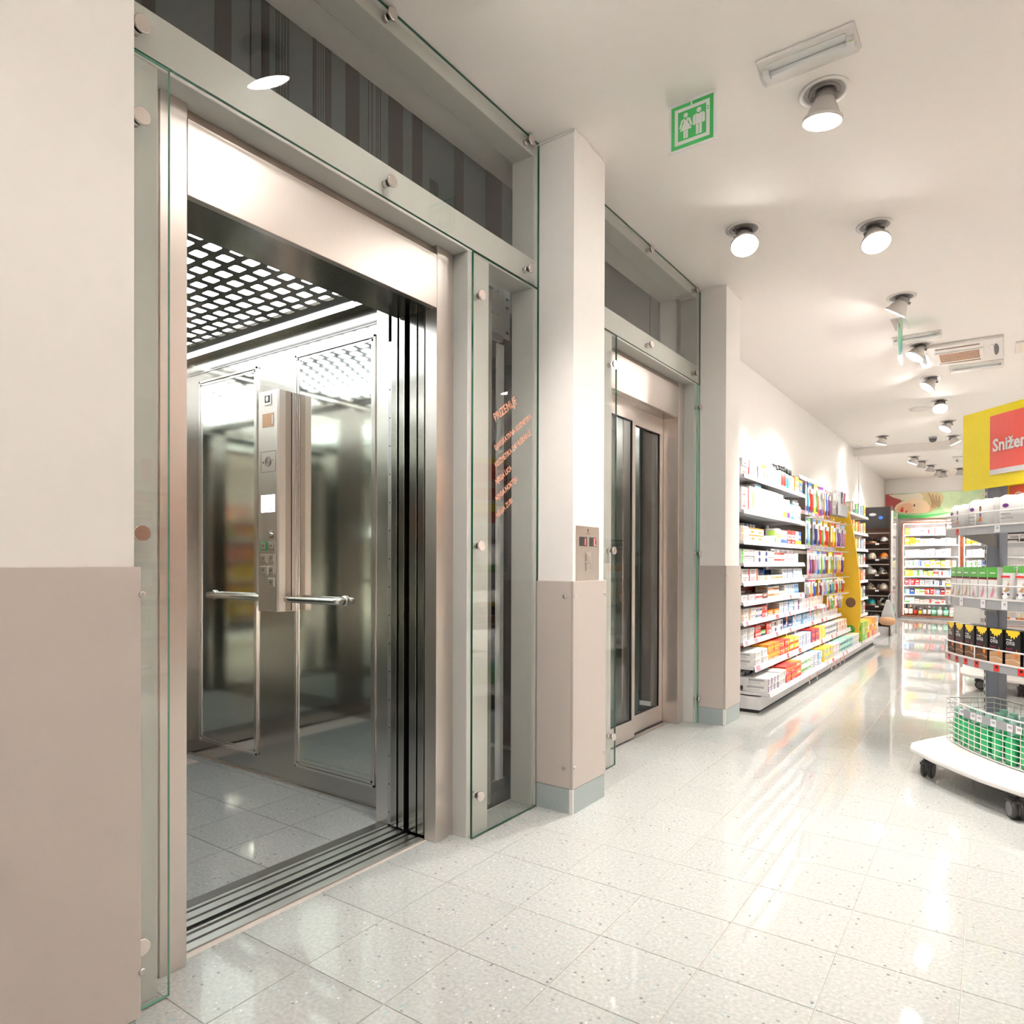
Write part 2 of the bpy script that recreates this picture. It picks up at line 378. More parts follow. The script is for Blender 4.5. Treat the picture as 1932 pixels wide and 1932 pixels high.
# pillars with wainscot panels
def screw(parent, p, axis):
    s = MB().lathe([(0.0075, 0), (0.0075, 0.002), (0.005, 0.004)], 10)
    R = Matrix.Rotation(PI / 2, 4, 'Y') if axis == 'x' else Matrix.Rotation(PI / 2, 4, 'X')
    s.xf(Matrix.Translation(p) @ R); return obj('screw', s, 'alu', parent)
def pillar(name, y0, y1, ztop, label, skip_left=False, xback=-1.83):
    b = struct(obj(name, MB().box(xback, -1.505, y0, y1, 0.0, CEIL), 'wall_paint'), label)
    g = 0.010
    yl = y0 - (0 if skip_left else g)
    obj('wainscot_panel', MB().box(-1.5045, -1.495, yl, y1 + g, 0.108, ztop), 'wainscot', b, bevel=0.0012)
    if not skip_left:
        obj('wainscot_panel', MB().box(-1.685, -1.506, yl, y0 - 0.0005, 0.108, ztop), 'wainscot', b, bevel=0.0012)
        obj('plinth', MB().box(-1.685, -1.5135, y0 - 0.009, y0 - 0.0005, 0, 0.106), 'plinth_tile', b)
    obj('plinth', MB().box(-1.5045, -1.4965, y0 + (0 if skip_left else -0.0005), y1, 0, 0.106), 'plinth_tile', b)
    if not skip_left:
        obj('corner_trim', MB().box(-1.513, -1.4955, y0 - 0.010, y0 - 0.001, 0, 0.107), 'white_plastic', b)
    obj('shadow_gap', MB().box(xback, -1.499, y0 - (0 if skip_left else 0.006), y1 + 0.004, CEIL - 0.012, CEIL - 0.002), 'bulkhead_paint', b)
    return b
p0 = pillar('wall_left_near', YN, 0.723, 1.069, 'white wall with grey wainscot beside the open elevator', True, -4.4)
p1 = pillar('pillar', 2.552, 2.831, 1.002, 'white pillar with grey wainscot and call panel between the two elevators')
p2 = pillar('pillar', 4.547, 4.841, 1.066, 'white pillar with grey wainscot between the closed elevator and shelves')
obj('wall_return', MB().box(XW - 0.1, -1.832, 4.60, 4.843, 0, CEIL), 'wall_paint', p2)
for z in (1.010, 0.204): screw(p0, (-1.495, 0.735, z), 'x')
for y, z in ((2.556, 0.938), (2.823, 0.940), (2.556, 0.199), (2.823, 0.213)): screw(p1, (-1.495, y, z), 'x')
for z in (0.937, 0.196): screw(p1, (-1.539, 2.5415, z), 'y')
for y, z in ((4.556, 1.0), (4.833, 1.0), (4.556, 0.21), (4.833, 0.22)): screw(p2, (-1.495, y, z), 'x')

# shaft behind the facade
sh = MB().box(-4.4, -4.25, 0.4, 6.2, -0.3, 3.2).box(-4.25, -1.99, 4.99, 5.1, 0, 3.2).box(-4.25, -1.84, 0.55, 0.66, 0, 3.2).box(-4.4, -1.83, 0.4, 6.2, CEIL + 0.002, CEIL + 0.1).box(-4.4, -1.836, 0.4, 5.1, -0.3, -0.06)
struct(obj('wall_shaft', sh, 'shaft_dark'), 'dark elevator shaft walls behind the glass')
bw = MB().box(-2.03, -2.0, 0.66, 4.99, 2.32, CEIL - 0.002)
bars = [(0.98, 1.02), (1.203, 1.259), (1.326, 1.330), (1.367, 1.397), (1.422, 1.426), (1.431, 1.436), (1.445, 1.449), (1.455, 1.462), (1.468, 1.474), (1.574, 1.590), (1.597, 1.600), (1.608, 1.611), (1.618, 1.621), (1.628, 1.656), (1.723, 1.790), (1.835, 1.838), (1.852, 1.856), (1.876, 1.879), (1.885, 1.888), (1.896, 1.900), (1.941, 2.021), (2.076, 2.137), (2.342, 2.408), (2.572, 2.698), (2.95, 3.0), (3.1, 3.11), (3.2, 3.28), (3.36, 3.37), (3.5, 3.53), (3.66, 3.7), (4.86, 4.93)]
for a, b in bars: bw.box(-2.0, -1.9985, a, b, 2.32, CEIL - 0.002, 1)
for k in range(6): bw.box(-2.0, -1.9985, 2.183 + k * 0.0095, 2.189 + k * 0.0095, 2.32, 2.72, 1)
for k in range(5): bw.box(-2.0, -1.9985, 2.028 + k * 0.0095, 2.034 + k * 0.0095, 2.32, 2.62, 1)
bw.box(-2.0, -1.9985, 4.56, 4.67, 2.32, CEIL - 0.002, 1).box(-2.0, -1.9985, 4.42, 4.44, 2.32, CEIL - 0.002, 1)
struct(obj('wall_shaft_screen', bw, ['shaft_grey', 'shaft_bar']), 'grey screen with dark barcode stripes behind the upper glass')

# ------------------------------------------------------------------ elevator bays (the second is the first one mirrored)
def bay(idx):
    mir = idx == 1
    Y = (lambda y: 5.39 - y) if mir else (lambda y: y)
    side = 'closed' if mir else 'open'
    def bx(mbb, x0, x1, y0, y1, z0, z1, mat=0): return mbb.box(x0, x1, Y(y0), Y(y1), z0, z1, mat)
    FX0, FX1 = -1.82, -1.71
    fr = thing('portal_frame', 'beige painted steel frame of posts and beams around the %s elevator' % side, 'portal frame', (-1.76, Y(1.7), 0))
    e0, e1 = (0.724, 2.5505)
    if mir: e0 = 5.39 - 4.546
    if mir: e1 = 5.39 - 2.832
    obj('post', bx(MB(), FX0, FX1, e0, 0.878, 0, 2.30), 'frame_paint', fr, bevel=0.002)
    obj('post', bx(MB(), FX0, FX1, 2.087, 2.222, 0, 2.30), 'frame_paint', fr, bevel=0.002)
    obj('side_plate', bx(MB(), FX0, FX1 + 0.005, e1 - 0.014, e1, 0, 2.30), 'frame_paint', fr, bevel=0.002)
    obj('side_plate', bx(MB(), FX0, FX1 + 0.005, e1 - 0.014, e1, 2.432, 2.888), 'frame_paint', fr, bevel=0.002)
    obj('side_plate', bx(MB(), FX0, FX1 + 0.005, e0, e0 + 0.014, 2.432, 2.888), 'frame_paint', fr, bevel=0.002)
    obj('beam', bx(MB(), FX0, FX1, e0, e1, 2.301, 2.431), 'frame_paint', fr, bevel=0.002)
    obj('beam', bx(MB(), FX0, FX1, e0, e1, 2.889, CEIL - 0.001), 'frame_paint', fr, bevel=0.002)
    # glass panes on stand-offs
    def pane(label, y0, y1, z0, z1, knobs, edge):
        g = thing('glass_screen', label, 'glass panel', (-1.68, Y((y0 + y1) / 2), z0))
        a, b = sorted((Y(y0), Y(y1)))
        pb = MB().box(-1.690, -1.680, a, b, z0, z1, mats=[1, 1, 1, 0, 1, 0])
        obj('pane', pb, ['glass', edge], g)
        for y, z in knobs:
            R = Matrix.Translation((-1.680, Y(y), z)) @ Matrix.Rotation(PI / 2, 4, 'Y')
            k = MB().lathe([(0.0165, 0.0), (0.0165, 0.006)], 20, 1).lathe([(0.020, 0.006), (0.0205, 0.0075), (0.0205, 0.0125), (0.0190, 0.0140)], 24, 0)
            k.lathe([(0.012, -0.0295), (0.012, -0.0105)], 14, 0)
            k.xf(R); obj('standoff', k, ['knob_steel', 'knob_core'], g)
    hk = [(0.822, 2.356), (1.640, 2.356), (2.472, 2.358), (0.822, 2.912), (1.640, 2.912), (2.472, 2.912)]
    if mir: hk = [(0.93, 2.356), (1.66, 2.356), (2.46, 2.358), (0.93, 2.912), (1.66, 2.912), (2.46, 2.912)]
    pane('long glass header pane above the %s elevator on steel stand-offs' % side, e0 + 0.003, e1 - 0.003, 2.296, CEIL - 0.006, hk, 'glass_edge')
    ky = 0.82 if not mir else 0.865
    pane('narrow glass strip beside the door of the %s elevator' % side, e0 + 0.003, 0.893, 0.004, 2.293, [(ky, 2.137), (ky, 1.148), (ky, 0.16)], 'glass_edge_light')
    pane('tall glass pane%s beside the %s elevator door' % (' with orange lettering' if not mir else '', side), 2.086, e1 - 0.003, 0.004, 2.293, [(2.127, 2.131), (2.127, 1.147), (2.127, 0.161)], 'glass_edge')
    # steel door surround
    en = thing('door_surround', 'brushed steel door surround of the %s elevator' % side, 'door frame', (-1.8, Y(1.49), 0))
    for a, b, c in ((0.918, 0.990, 1), (1.981, 2.052, -1)):
        obj('jamb', bx(MB(), -1.835 if c < 0 else -1.935, -1.775, a, b, 0, 2.30), 'steel', en, bevel=0.0015)
    obj('jamb_return', bx(MB(), -1.835, -1.782, 2.0525, 2.0865, 0, 2.30), 'steel', en)
    obj('jamb_return', bx(MB(), -1.835, -1.782, 0.8785, 0.9175, 0, 2.30), 'steel', en)
    obj('header', bx(MB(), -1.80, -1.775, 0.991, 1.980, 2.058, 2.262), 'steel', en, bevel=0.0015)
    hd = MB(); ya, yb = sorted((Y(0.991), Y(1.980)))
    hd.quad((-1.777, ya, 2.2635), (-1.777, yb, 2.2635), (-1.800, yb, 2.2995), (-1.800, ya, 2.2995))
    hd.quad((-1.777, ya, 2.2635), (-1.777, yb, 2.2635), (-1.81, yb, 2.2635), (-1.81, ya, 2.2635))
    obj('header_trim', hd, 'brown_metal_and_reflection', en)  # brown colour stands in for the dark reflection on plain steel
    obj('header_soffit', bx(MB(), -1.985, -1.801, 0.991, 1.980, 2.060, 2.30), 'steel_cab', en)
    # sill with guide grooves
    sl = MB()
    edges = [-1.835, -1.868, -1.880, -1.908, -1.922, -1.932]
    bx(sl, -1.933, -1.835, 0.991, 1.980, -0.02, -0.006, 1)
    for a, b in ((-1.868, -1.836), (-1.908, -1.880), (-1.933, -1.922)): bx(sl, a, b, 0.991, 1.980, -0.006, 0.003, 0)
    obj('sill', sl, ['alu', 'alu_dark'], en)
    return fr, en, Y
fr1, en1, Y1 = bay(0)
fr2, en2, Y2 = bay(1)
# orange lettering on the tall pane
gp = [o for o in bpy.data.objects if o.name.startswith('glass_screen') and 'lettering' in o.get('label', '')][0]
ang = math.radians(34.3); ux = Vector((0, math.cos(ang), math.sin(ang))); uy = Vector((0, -math.sin(ang), math.cos(ang)))
for s, y, z, sz, xs in (('PRIZEMLJE', 2.228, 1.652, 0.0475, 0.86), ('DEKORATIVNA KOZMETIKA', 2.230, 1.535, 0.0310, 0.80), ('KOZMETIKA ZA MUŠKARCE', 2.232, 1.466, 0.0310, 0.80), ('NJEGA LICA', 2.236, 1.398, 0.0310, 0.80), ('NJEGA NOKTIJU', 2.238, 1.330, 0.0310, 0.80), ('NJEGA ZUBI', 2.242, 1.262, 0.0310, 0.80)):
    t = MB(); add_text(t, s, sz, frame((-1.6792, y, z), ux, uy), 0, xs, 0.0005)
    obj('lettering', t, 'orange_vinyl', gp)

# ------------------------------------------------------------------ open elevator: landing door, car door, car
ld = en1
def door_edge(parent, name, x0, x1, y0=1.984, y1=2.42, z0=0.012, z1=2.30):
    d = obj(name, MB().box(x0, x1, y0, y1, z0, z1), 'steel_cab', parent, bevel=0.0015); return d
door_edge(en1, 'landing_door', -1.876, -1.843)
door_edge(en1, 'landing_door', -1.922, -1.884)
car = thing('elevator_car', 'open elevator car with steel walls and glowing perforated ceiling', 'elevator', (-2.9, 1.49, 0))
cs = MB().box(-2.10, -1.955, 0.94, 2.40, -0.02, -0.007, 1)
for a, b in ((-1.985, -1.956), (-2.032, -1.998), (-2.06, -2.044)): cs.box(a, b, 0.94, 2.40, -0.007, 0.003, 0)
obj('car_sill', cs, ['alu', 'alu_dark'], car)
obj('car_threshold', MB().box(-2.105, -2.0605, 0.89, 2.088, -0.02, 0.004), 'alu_dark', car)
for x0, x1 in ((-1.983, -1.951), (-2.026, -1.992)):
    d = obj('car_door', MB().box(x0, x1, 1.986, 2.42, 0.012, 2.16), 'steel_cab', car, bevel=0.0015)
    obj('edge_strip', MB().box(x1 - 0.003, x1 + 0.001, 1.983, 1.9858, 0.012, 2.15), 'steel_bright', d)
lc = obj('light_curtain', MB().box(-2.050, -2.031, 1.992, 2.03, 0.012, 1.98), 'alu', car)
for k in range(16):
    obj('sensor_dot', MB().lathe([(0.0032, 0), (0.0032, 0.0006)], 8).xf(Matrix.Translation((-2.040, 1.9921, 0.06 + k * 0.115)) @ Matrix.Rotation(PI / 2, 4, 'X')), 'black', lc)
obj('front_return', MB().box(-2.12, -2.052, 1.996, 2.089, 0.005, 2.20), 'steel_bright', car, bevel=0.001)
obj('front_return', MB().box(-2.12, -2.062, 0.885, 0.94, 0.005, 2.20), 'steel_cab', car, bevel=0.001)
obj('car_header', MB().box(-2.12, -2.065, 0.885, 2.085, 2.155, 2.31), 'steel_cab', car)
obj('header_lip', MB().box(-2.125, -2.060, 0.885, 2.085, 2.145, 2.1545), 'alu', car)
obj('door_gear', MB().box(-2.06, -1.99, 0.80, 2.40, 2.165, 2.31), 'black', car)
cf = obj('car_floor', MB().box(-3.74, -2.1055, 0.885, 2.089, -0.03, -0.0045), 'grout', car)
for i in range(6):
    for j in range(5):
        x = -2.235 - i * 0.2905 + 0.005; y = 2.047 - j * 0.2905 - 0.14
        if x - TS / 2 < -3.75: continue
        x0, x1 = max(x - TS / 2, -3.738) + 0.0015, min(x + TS / 2, -2.107) - 0.0015
        y0, y1 = max(y - TS / 2, 0.887) + 0.0015, min(y + TS / 2, 2.087) - 0.0015
        if y1 - y0 > 0.03 and x1 - x0 > 0.03: obj('tile', MB().box(x0, x1, y0, y1, -0.004, 0.0), 'terrazzo', cf)
    x = -2.235 - i * 0.2905 + 0.005
    x0, x1 = max(x - TS / 2, -3.738) + 0.0015, min(x + TS / 2, -2.107) - 0.0015
    if x1 - x0 > 0.03: obj('tile', MB().box(x0, x1, 2.054, 2.087, -0.004, 0.0), 'terrazzo', cf)
far_w = obj('side_wall', MB().box(-3.76, -2.121, 2.0905, 2.11, 0.0, 2.24), 'steel_cab', car)
obj('skirting', MB().box(-3.74, -2.121, 2.082, 2.090, 0.001, 0.010), 'steel_bright', far_w)
def cab_panel(x0, x1):
    m_ = MB().box(x0, x1, 2.086, 2.0905, 0.10, 2.07)
    p = obj('wall_panel', m_, 'cab_mirror', far_w)
    f = MB()
    for a in (0.0, 0.016):
        q = 0.010
        f.box(x0 + a, x0 + a + q, 2.080 + a * 0.2, 2.086, 0.10 + a, 2.07 - a).box(x1 - a - q, x1 - a, 2.080 + a * 0.2, 2.086, 0.10 + a, 2.07 - a)
        f.box(x0 + a, x1 - a, 2.080 + a * 0.2, 2.086, 0.10 + a, 0.10 + a + q).box(x0 + a, x1 - a, 2.080 + a * 0.2, 2.086, 2.07 - a - q, 2.07 - a)
    obj('panel_frame', f, 'steel_bright', far_w)
cab_panel(-3.61, -3.08); cab_panel(-2.772, -2.222)
obj('frieze_seam', MB().box(-3.74, -2.121, 2.087, 2.0903, 2.118, 2.122), 'alu', far_w)
rw = obj('rear_wall', MB().box(-3.78, -3.7605, 0.865, 2.11, 0.0, 2.24), 'steel_cab', car)
obj('wall_panel', MB().box(-3.7605, -3.755, 0.98, 1.99, 0.10, 2.07), 'cab_mirror', rw)
nw = obj('side_wall', MB().box(-3.76, -2.121, 0.865, 0.8845, 0.0, 2.24), 'steel_cab', car)
obj('wall_panel', MB().box(-3.61, -2.25, 0.8845, 0.889, 0.10, 2.07), 'cab_mirror', nw)
# perforated lit ceiling
zc = 2.192
cc = obj('car_ceiling', MB().box(-3.755, -2.122, 0.886, 2.089, zc + 0.055, zc + 0.08), 'steel_cab', car)
obj('light_panel', MB().quad((-3.74, 0.93, zc + 0.03), (-3.74, 1.955, zc + 0.03), (-2.135, 1.955, zc + 0.03), (-2.135, 0.93, zc + 0.03)), 'cab_light', cc)
pf = MB()
px_, py_ = 0.0885, 0.0735
ny = 13; nx = 18
for j in range(ny):
    y0 = 0.93 + 0.012 + j * (1.0 / ny); y1 = y0 + 1.0 / ny
    off = (j % 2) * px_ / 2
    xs = [-3.74]
    x = -3.70 + off
    cells = []
    while x < -2.17:
        cells.append((x, x + px_)); x += px_
    prev = -3.74
    for a, b in cells:
        if a > prev + 1e-6: pf.quad((prev, y0, zc), (prev, y1, zc), (a, y1, zc), (a, y0, zc))
        hx0, hx1, hy0, hy1 = a + px_ * 0.20, b - px_ * 0.20, y0 + 0.014, y1 - 0.014
        c_ = 0.0055
        hole = [(hx0 + c_, hy0), (hx1 - c_, hy0), (hx1, hy0 + c_), (hx1, hy1 - c_), (hx1 - c_, hy1), (hx0 + c_, hy1), (hx0, hy1 - c_), (hx0, hy0 + c_)]
        outr = [(a, y0), (b, y0), (b, y0), (b, y1), (b, y1), (a, y1), (a, y1), (a, y0)]
        for k in range(8):
            k2 = (k + 1) % 8
            o1, o2 = outr[k], outr[k2]
            if o1 == o2: pf.poly([(o1[0], o1[1], zc), (hole[k][0], hole[k][1], zc), (hole[k2][0], hole[k2][1], zc)])
            else: pf.quad((o1[0], o1[1], zc), (hole[k][0], hole[k][1], zc), (hole[k2][0], hole[k2][1], zc), (o2[0], o2[1], zc))
        prev = b
    pf.quad((prev, y0, zc), (prev, y1, zc), (-2.122, y1, zc), (-2.122, y0, zc))
pf.quad((-3.74, 0.886, zc), (-3.74, 0.942, zc), (-2.122, 0.942, zc), (-2.122, 0.886, zc)).quad((-3.74, 1.942, zc), (-3.74, 1.985, zc), (-2.122, 1.985, zc), (-2.122, 1.942, zc))
obj('perforated_sheet', pf, 'sheet_dark', cc)
obj('light_strip', MB().box(-3.74, -2.30, 1.986, 2.035, zc - 0.002, zc + 0.02), 'panel_glow', cc)
obj('ceiling_edge', MB().box(-3.74, -2.122, 2.036, 2.0895, zc, zc + 0.02), 'steel_cab', cc)
# handrail
hr = MB().tube([(-3.46, 2.088, 0.905), (-3.46, 2.045, 0.905), (-3.44, 2.035, 0.905), (-2.44, 2.035, 0.905), (-2.42, 2.045, 0.905), (-2.42, 2.088, 0.905)], 0.016, 12)
rl = obj('handrail', hr, 'steel_cab', car)
for x in (-3.46, -2.42): obj('rail_rosette', MB().lathe([(0.026, 0), (0.026, 0.008), (0.018, 0.012)], 16).xf(Matrix.Translation((x, 2.0855, 0.905)) @ Matrix.Rotation(PI / 2, 4, 'X')), 'steel_cab', rl)
# control panel
pts = [(-2.927, 2.086), (-2.927, 1.988), (-2.782, 1.988), (-2.774, 1.996), (-2.774, 2.086)]
cop = obj('control_panel', MB().prism(pts, 0.846, 1.895), 'steel', car, bevel=0.001)
YF = 1.988
def cop_part(name, x0, x1, z0, z1, mat, t=0.003): return obj(name, MB().box(x0, x1, YF - t, YF - 0.0003, z0, z1), mat, cop, bevel=0.0006)
obj('seam', MB().box(-2.7738, -2.7732, 2.060, 2.066, 0.85, 1.89), 'black', cop)
obj('side_cover', MB().box(-2.7738, -2.7730, 2.030, 2.0598, 0.848, 1.893), 'brown_metal_and_reflection', cop)
cop_part('emblem_plate', -2.877, -2.825, 1.826, 1.880, 'steel_bright', 0.004)
cop_part('emblem_field', -2.872, -2.832, 1.838, 1.872, 'print_black', 0.0046)
eb = MB().poly([(-2.853 + 0.010 * math.cos(t), YF - 0.0052, 1.856 + 0.014 * math.sin(t)) for t in [2 * PI * k / 12 for k in range(12)]]); obj('emblem', eb, 'alu', cop)
cop_part('floor_display', -2.895, -2.806, 1.722, 1.788, 'print_tan', 0.001)
t = MB(); add_text(t, '1', 0.062, frame((-2.832, YF - 0.0016, 1.735), (1, 0, 0), (0, 0, 1))); obj('floor_number', t, 'print_white', cop)
sp = MB()
for (x0, x1, z0, z1) in ((-2.907, -2.791, 1.606, 1.6075), (-2.907, -2.791, 1.5085, 1.510), (-2.907, -2.9055, 1.51, 1.606), (-2.7925, -2.791, 1.51, 1.606)): sp.box(x0, x1, YF - 0.0008, YF, z0, z1)
for r in (0.005, 0.010, 0.015, 0.020, 0.024):
    sp.tube([(-2.85 + r * math.cos(2 * PI * k / 20), YF - 0.0006, 1.558 + r * math.sin(2 * PI * k / 20)) for k in range(20)], 0.0008, 4, closed=True)
sp.box(-2.893, -2.886, YF - 0.001, YF, 1.552, 1.561).box(-2.816, -2.812, YF - 0.001, YF, 1.560, 1.564)
obj('speaker', sp, 'print_brown', cop)
cop_part('notice_screen', -2.903, -2.799, 1.318, 1.400, 'panel_glow', 0.0015)
obj('notice_text', MB().box(-2.893, -2.873, YF - 0.002, YF - 0.0016, 1.328, 1.332).box(-2.835, -2.812, YF - 0.002, YF - 0.0016, 1.328, 1.333), 'print_sky', cop)
cop_part('key_switch', -2.836, -2.803, 1.194, 1.228, 'steel_bright', 0.004)
obj('key_barrel', MB().lathe([(0.009, 0), (0.009, 0.006), (0.006, 0.007)], 12).xf(Matrix.Translation((-2.82, YF - 0.004, 1.211)) @ Matrix.Rotation(PI / 2, 4, 'X')), 'alu', cop)
for x, z, mt in ((-2.881, 1.158, 'sign_green'), (-2.820, 1.158, 'steel_bright'), (-2.881, 1.098, 'steel_bright'), (-2.820, 1.098, 'steel_bright'), (-2.881, 1.042, 'steel_bright'), (-2.820, 1.042, 'steel_bright'), (-2.820, 0.985, 'print_cream')):
    cop_part('button_rim', x - 0.0235, x + 0.0235, z - 0.021, z + 0.021, mt, 0.005)
    cop_part('button', x - 0.018, x + 0.018, z - 0.016, z + 0.016, 'steel', 0.0065)
    cop_part('button_mark', x - 0.004, x + 0.004, z - 0.004, z + 0.004, 'print_black', 0.0068)

# things seen in the shaft through the tall pane
br = thing('mounting_bracket', 'white slotted steel bracket high behind the lettered glass pane', 'bracket', (-1.94, 2.62, 2.10))
b_ = MB().box(-1.955, -1.95, 2.425, 2.70, 2.155, 2.42)
obj('plate', b_, 'white_paint', br)
for z in (2.34, 2.30, 2.18): obj('slot', MB().box(-1.9499, -1.949, 2.668, 2.69, z, z + 0.012), 'black', br)
for y, z in ((2.56, 2.36), (2.60, 2.36), (2.56, 2.25), (2.60, 2.25)): obj('hole', MB().box(-1.9499, -1.949, y, y + 0.006, z, z + 0.006), 'black', br)
obj('foot', MB().box(-1.955, -1.93, 2.44, 2.62, 2.125, 2.154), 'alu', br)
gr = thing('shaft_rail', 'pale vertical rail in the shaft behind the lettered glass pane', 'rail', (-1.95, 2.6, 0))
obj('web', MB().box(-1.958, -1.95, 2.60, 2.655, 0.0, 2.12), 'white_paint', gr)
obj('inner_web', MB().box(-2.02, -2.01, 2.45, 2.60, 2.0, 2.12), 'white_paint', gr)
obj('foot', MB().box(-1.96, -1.945, 2.55, 2.665, 0.0, 0.05), 'alu', gr)
sb = MB().box(-2.33, -2.30, 2.42, 3.0, -0.02, 2.32).box(-2.3, -2.2985, 2.60, 2.72, -0.02, 2.32, 1).box(-2.3, -2.2985, 2.86, 2.92, -0.02, 2.32, 1)
struct(obj('wall_shaft_lower', sb, ['shaft_dark', 'shaft_bar']), 'dark brown shaft wall seen through the lettered pane')

# ------------------------------------------------------------------ closed elevator: glazed doors and a plain car behind
def glazed_door(x, y0, y1, wy0, wy1, z0=0.008, z1=2.085):
    d = MB(); t = 0.032
    d.box(x - t, x, y0, wy0, z0, z1).box(x - t, x, wy1, y1, z0, z1).box(x - t, x, wy0, wy1, z0, 0.118).box(x - t, x, wy0, wy1, 1.952, z1)
    o = obj('landing_door', d, 'steel', en2)
    g = MB().box(x - 0.020, x - 0.014, wy0, wy1, 0.118, 1.952); obj('pane', g, 'glass', o)
    b_ = MB().box(x - 0.0135, x - 0.003, wy0, wy0 + 0.006, 0.118, 1.952).box(x - 0.0135, x - 0.003, wy1 - 0.006, wy1, 0.118, 1.952).box(x - 0.0135, x - 0.003, wy0, wy1, 0.118, 0.124).box(x - 0.0135, x - 0.003, wy0, wy1, 1.946, 1.952)
    obj('bead', b_, 'black', o)
glazed_door(-1.845, 3.36, 3.882, 3.44, 3.842)
glazed_door(-1.885, 3.865, 4.395, 3.945, 4.345)
obj('door_gear', MB().box(-1.925, -1.846, 3.895, 4.39, 2.0865, 2.10), 'alu_dark', en2)
c2 = thing('elevator_car', 'waiting elevator car behind the closed glazed doors', 'elevator', (-2.9, 3.9, 0))
for x in (-1.99, -2.03):
    d = MB().box(x - 0.03, x, 3.38, 3.46, 0.01, 2.1).box(x - 0.03, x, 3.80, 3.90, 0.01, 2.1); obj('car_door', d, 'steel_cab', c2)
for k, y in enumerate((4.02, 4.08, 4.14, 4.22)): obj('door_stile', MB().box(-2.04 - k * 0.01, -2.0 - k * 0.01, y, y + 0.045, 0.01, 2.1), 'steel_bright', c2)
obj('side_wall', MB().box(-3.76, -2.10, 4.48, 4.50, 0, 2.24), 'steel_cab', c2)
obj('side_wall', MB().box(-3.76, -2.10, 3.28, 3.30, 0, 2.24), 'steel_cab', c2)
obj('rear_wall', MB().box(-3.78, -3.7605, 3.28, 4.50, 0, 2.24), 'steel_cab', c2)
obj('car_floor', MB().box(-3.76, -1.94, 3.3005, 4.4795, -0.03, 0.0), 'terrazzo', c2)
c2c = obj('car_ceiling', MB().box(-3.76, -2.10, 3.3005, 4.4795, 2.20, 2.24), 'steel_cab', c2)
obj('light_panel', MB().box(-3.5, -2.3, 3.5, 4.3, 2.19, 2.1995), 'panel_glow', c2c)

# ------------------------------------------------------------------ call panel on the pillar
cp = thing('call_station', 'steel elevator call panel with two red displays on the middle pillar', 'call panel', (-1.505, 2.68, 1.0))
X0 = -1.5045
obj('plate', MB().box(X0, X0 + 0.002, 2.577, 2.783, 1.0035, 1.243), 'steel', cp, bevel=0.0006)
for y0, y1, s in ((2.603, 2.668, '1'), (2.692, 2.754, 'C')):
    d = obj('display', MB().box(X0 + 0.0021, X0 + 0.0030, y0, y1, 1.155, 1.196), 'black', cp)
    g = MB(); M_ = frame((X0 + 0.0034, y1 - 0.024, 1.160), (0, 1, 0), (0, 0, 1))
    if s == '1': add_text(g, '1', 0.042, M_)
    else: g.box(X0 + 0.0031, X0 + 0.0034, y1 - 0.020, y1 - 0.014, 1.160, 1.190).box(X0 + 0.0031, X0 + 0.0034, y1 - 0.020, y1 - 0.005, 1.187, 1.191).box(X0 + 0.0031, X0 + 0.0034, y1 - 0.020, y1 - 0.005, 1.159, 1.163)
    obj('digit', g, 'red_led', d)
for z in (1.087, 1.042):
    b_ = obj('button', MB().box(X0 + 0.002, X0 + 0.006, 2.657, 2.703, z, z + 0.043), 'steel_bright', cp, bevel=0.002)
    obj('button_face', MB().box(X0 + 0.006, X0 + 0.0068, 2.664, 2.696, z + 0.006, z + 0.037), 'steel', b_)
lf = MB().poly([(X0 + 0.0024, 2.680 + 0.006 * math.sin(t) + 0.002 * math.cos(t), 1.226 + 0.008 * math.cos(t)) for t in [2 * PI * k / 14 for k in range(14)]]).box(X0 + 0.0021, X0 + 0.0024, 2.666, 2.696, 1.211, 1.2135)
obj('emblem', lf, 'print_brown', cp)
# ------------------------------------------------------------------ ceiling spotlights
def spot_meshes():
    ring = MB().lathe([(0.094, 0.0), (0.094, -0.004), (0.078, -0.006), (0.074, -0.003), (0.074, 0.0)], 32, 0, cap0=False, cap1=False)
    rec = MB().lathe([(0.074, -0.0045), (0.060, -0.0055), (0.058, -0.002), (0.001, -0.002)], 28, 0, cap0=False, cap1=False).lathe([(0.056, -0.003), (0.050, -0.007), (0.044, -0.003)], 24, 0, cap0=False, cap1=False)
    neck = MB().lathe([(0.036, 0.045), (0.036, 0.018), (0.030, 0.010)], 20, 0)   # axis +z points up, lens at -z
    neck.box(-0.052, 0.052, -0.006, 0.006, 0.012, 0.030)
    house = MB().lathe([(0.034, 0.022), (0.040, 0.005), (0.055, -0.022), (0.064, -0.048), (0.068, -0.052), (0.075, -0.056), (0.075, -0.068), (0.071, -0.069)], 32, 0, cap0=True, cap1=False)
    lens = MB().lathe([(0.071, -0.0672), (0.045, -0.0695), (0.001, -0.0705)], 28, 0, cap0=False, cap1=True)
    return (ring.mesh('ceiling_ring', ['white_plastic']), rec.mesh('recess', ['lamp_recess']), neck.mesh('gimbal', ['lamp_recess']), house.mesh('housing', ['lamp_housing']), lens.mesh('lens', ['lamp_glow']))
RING, RECM, NECK, HOUSE, LENS = spot_meshes()
LENS_OFF = LENS.copy(); LENS_OFF.materials.clear(); LENS_OFF.materials.append(MATS['lamp_off'])
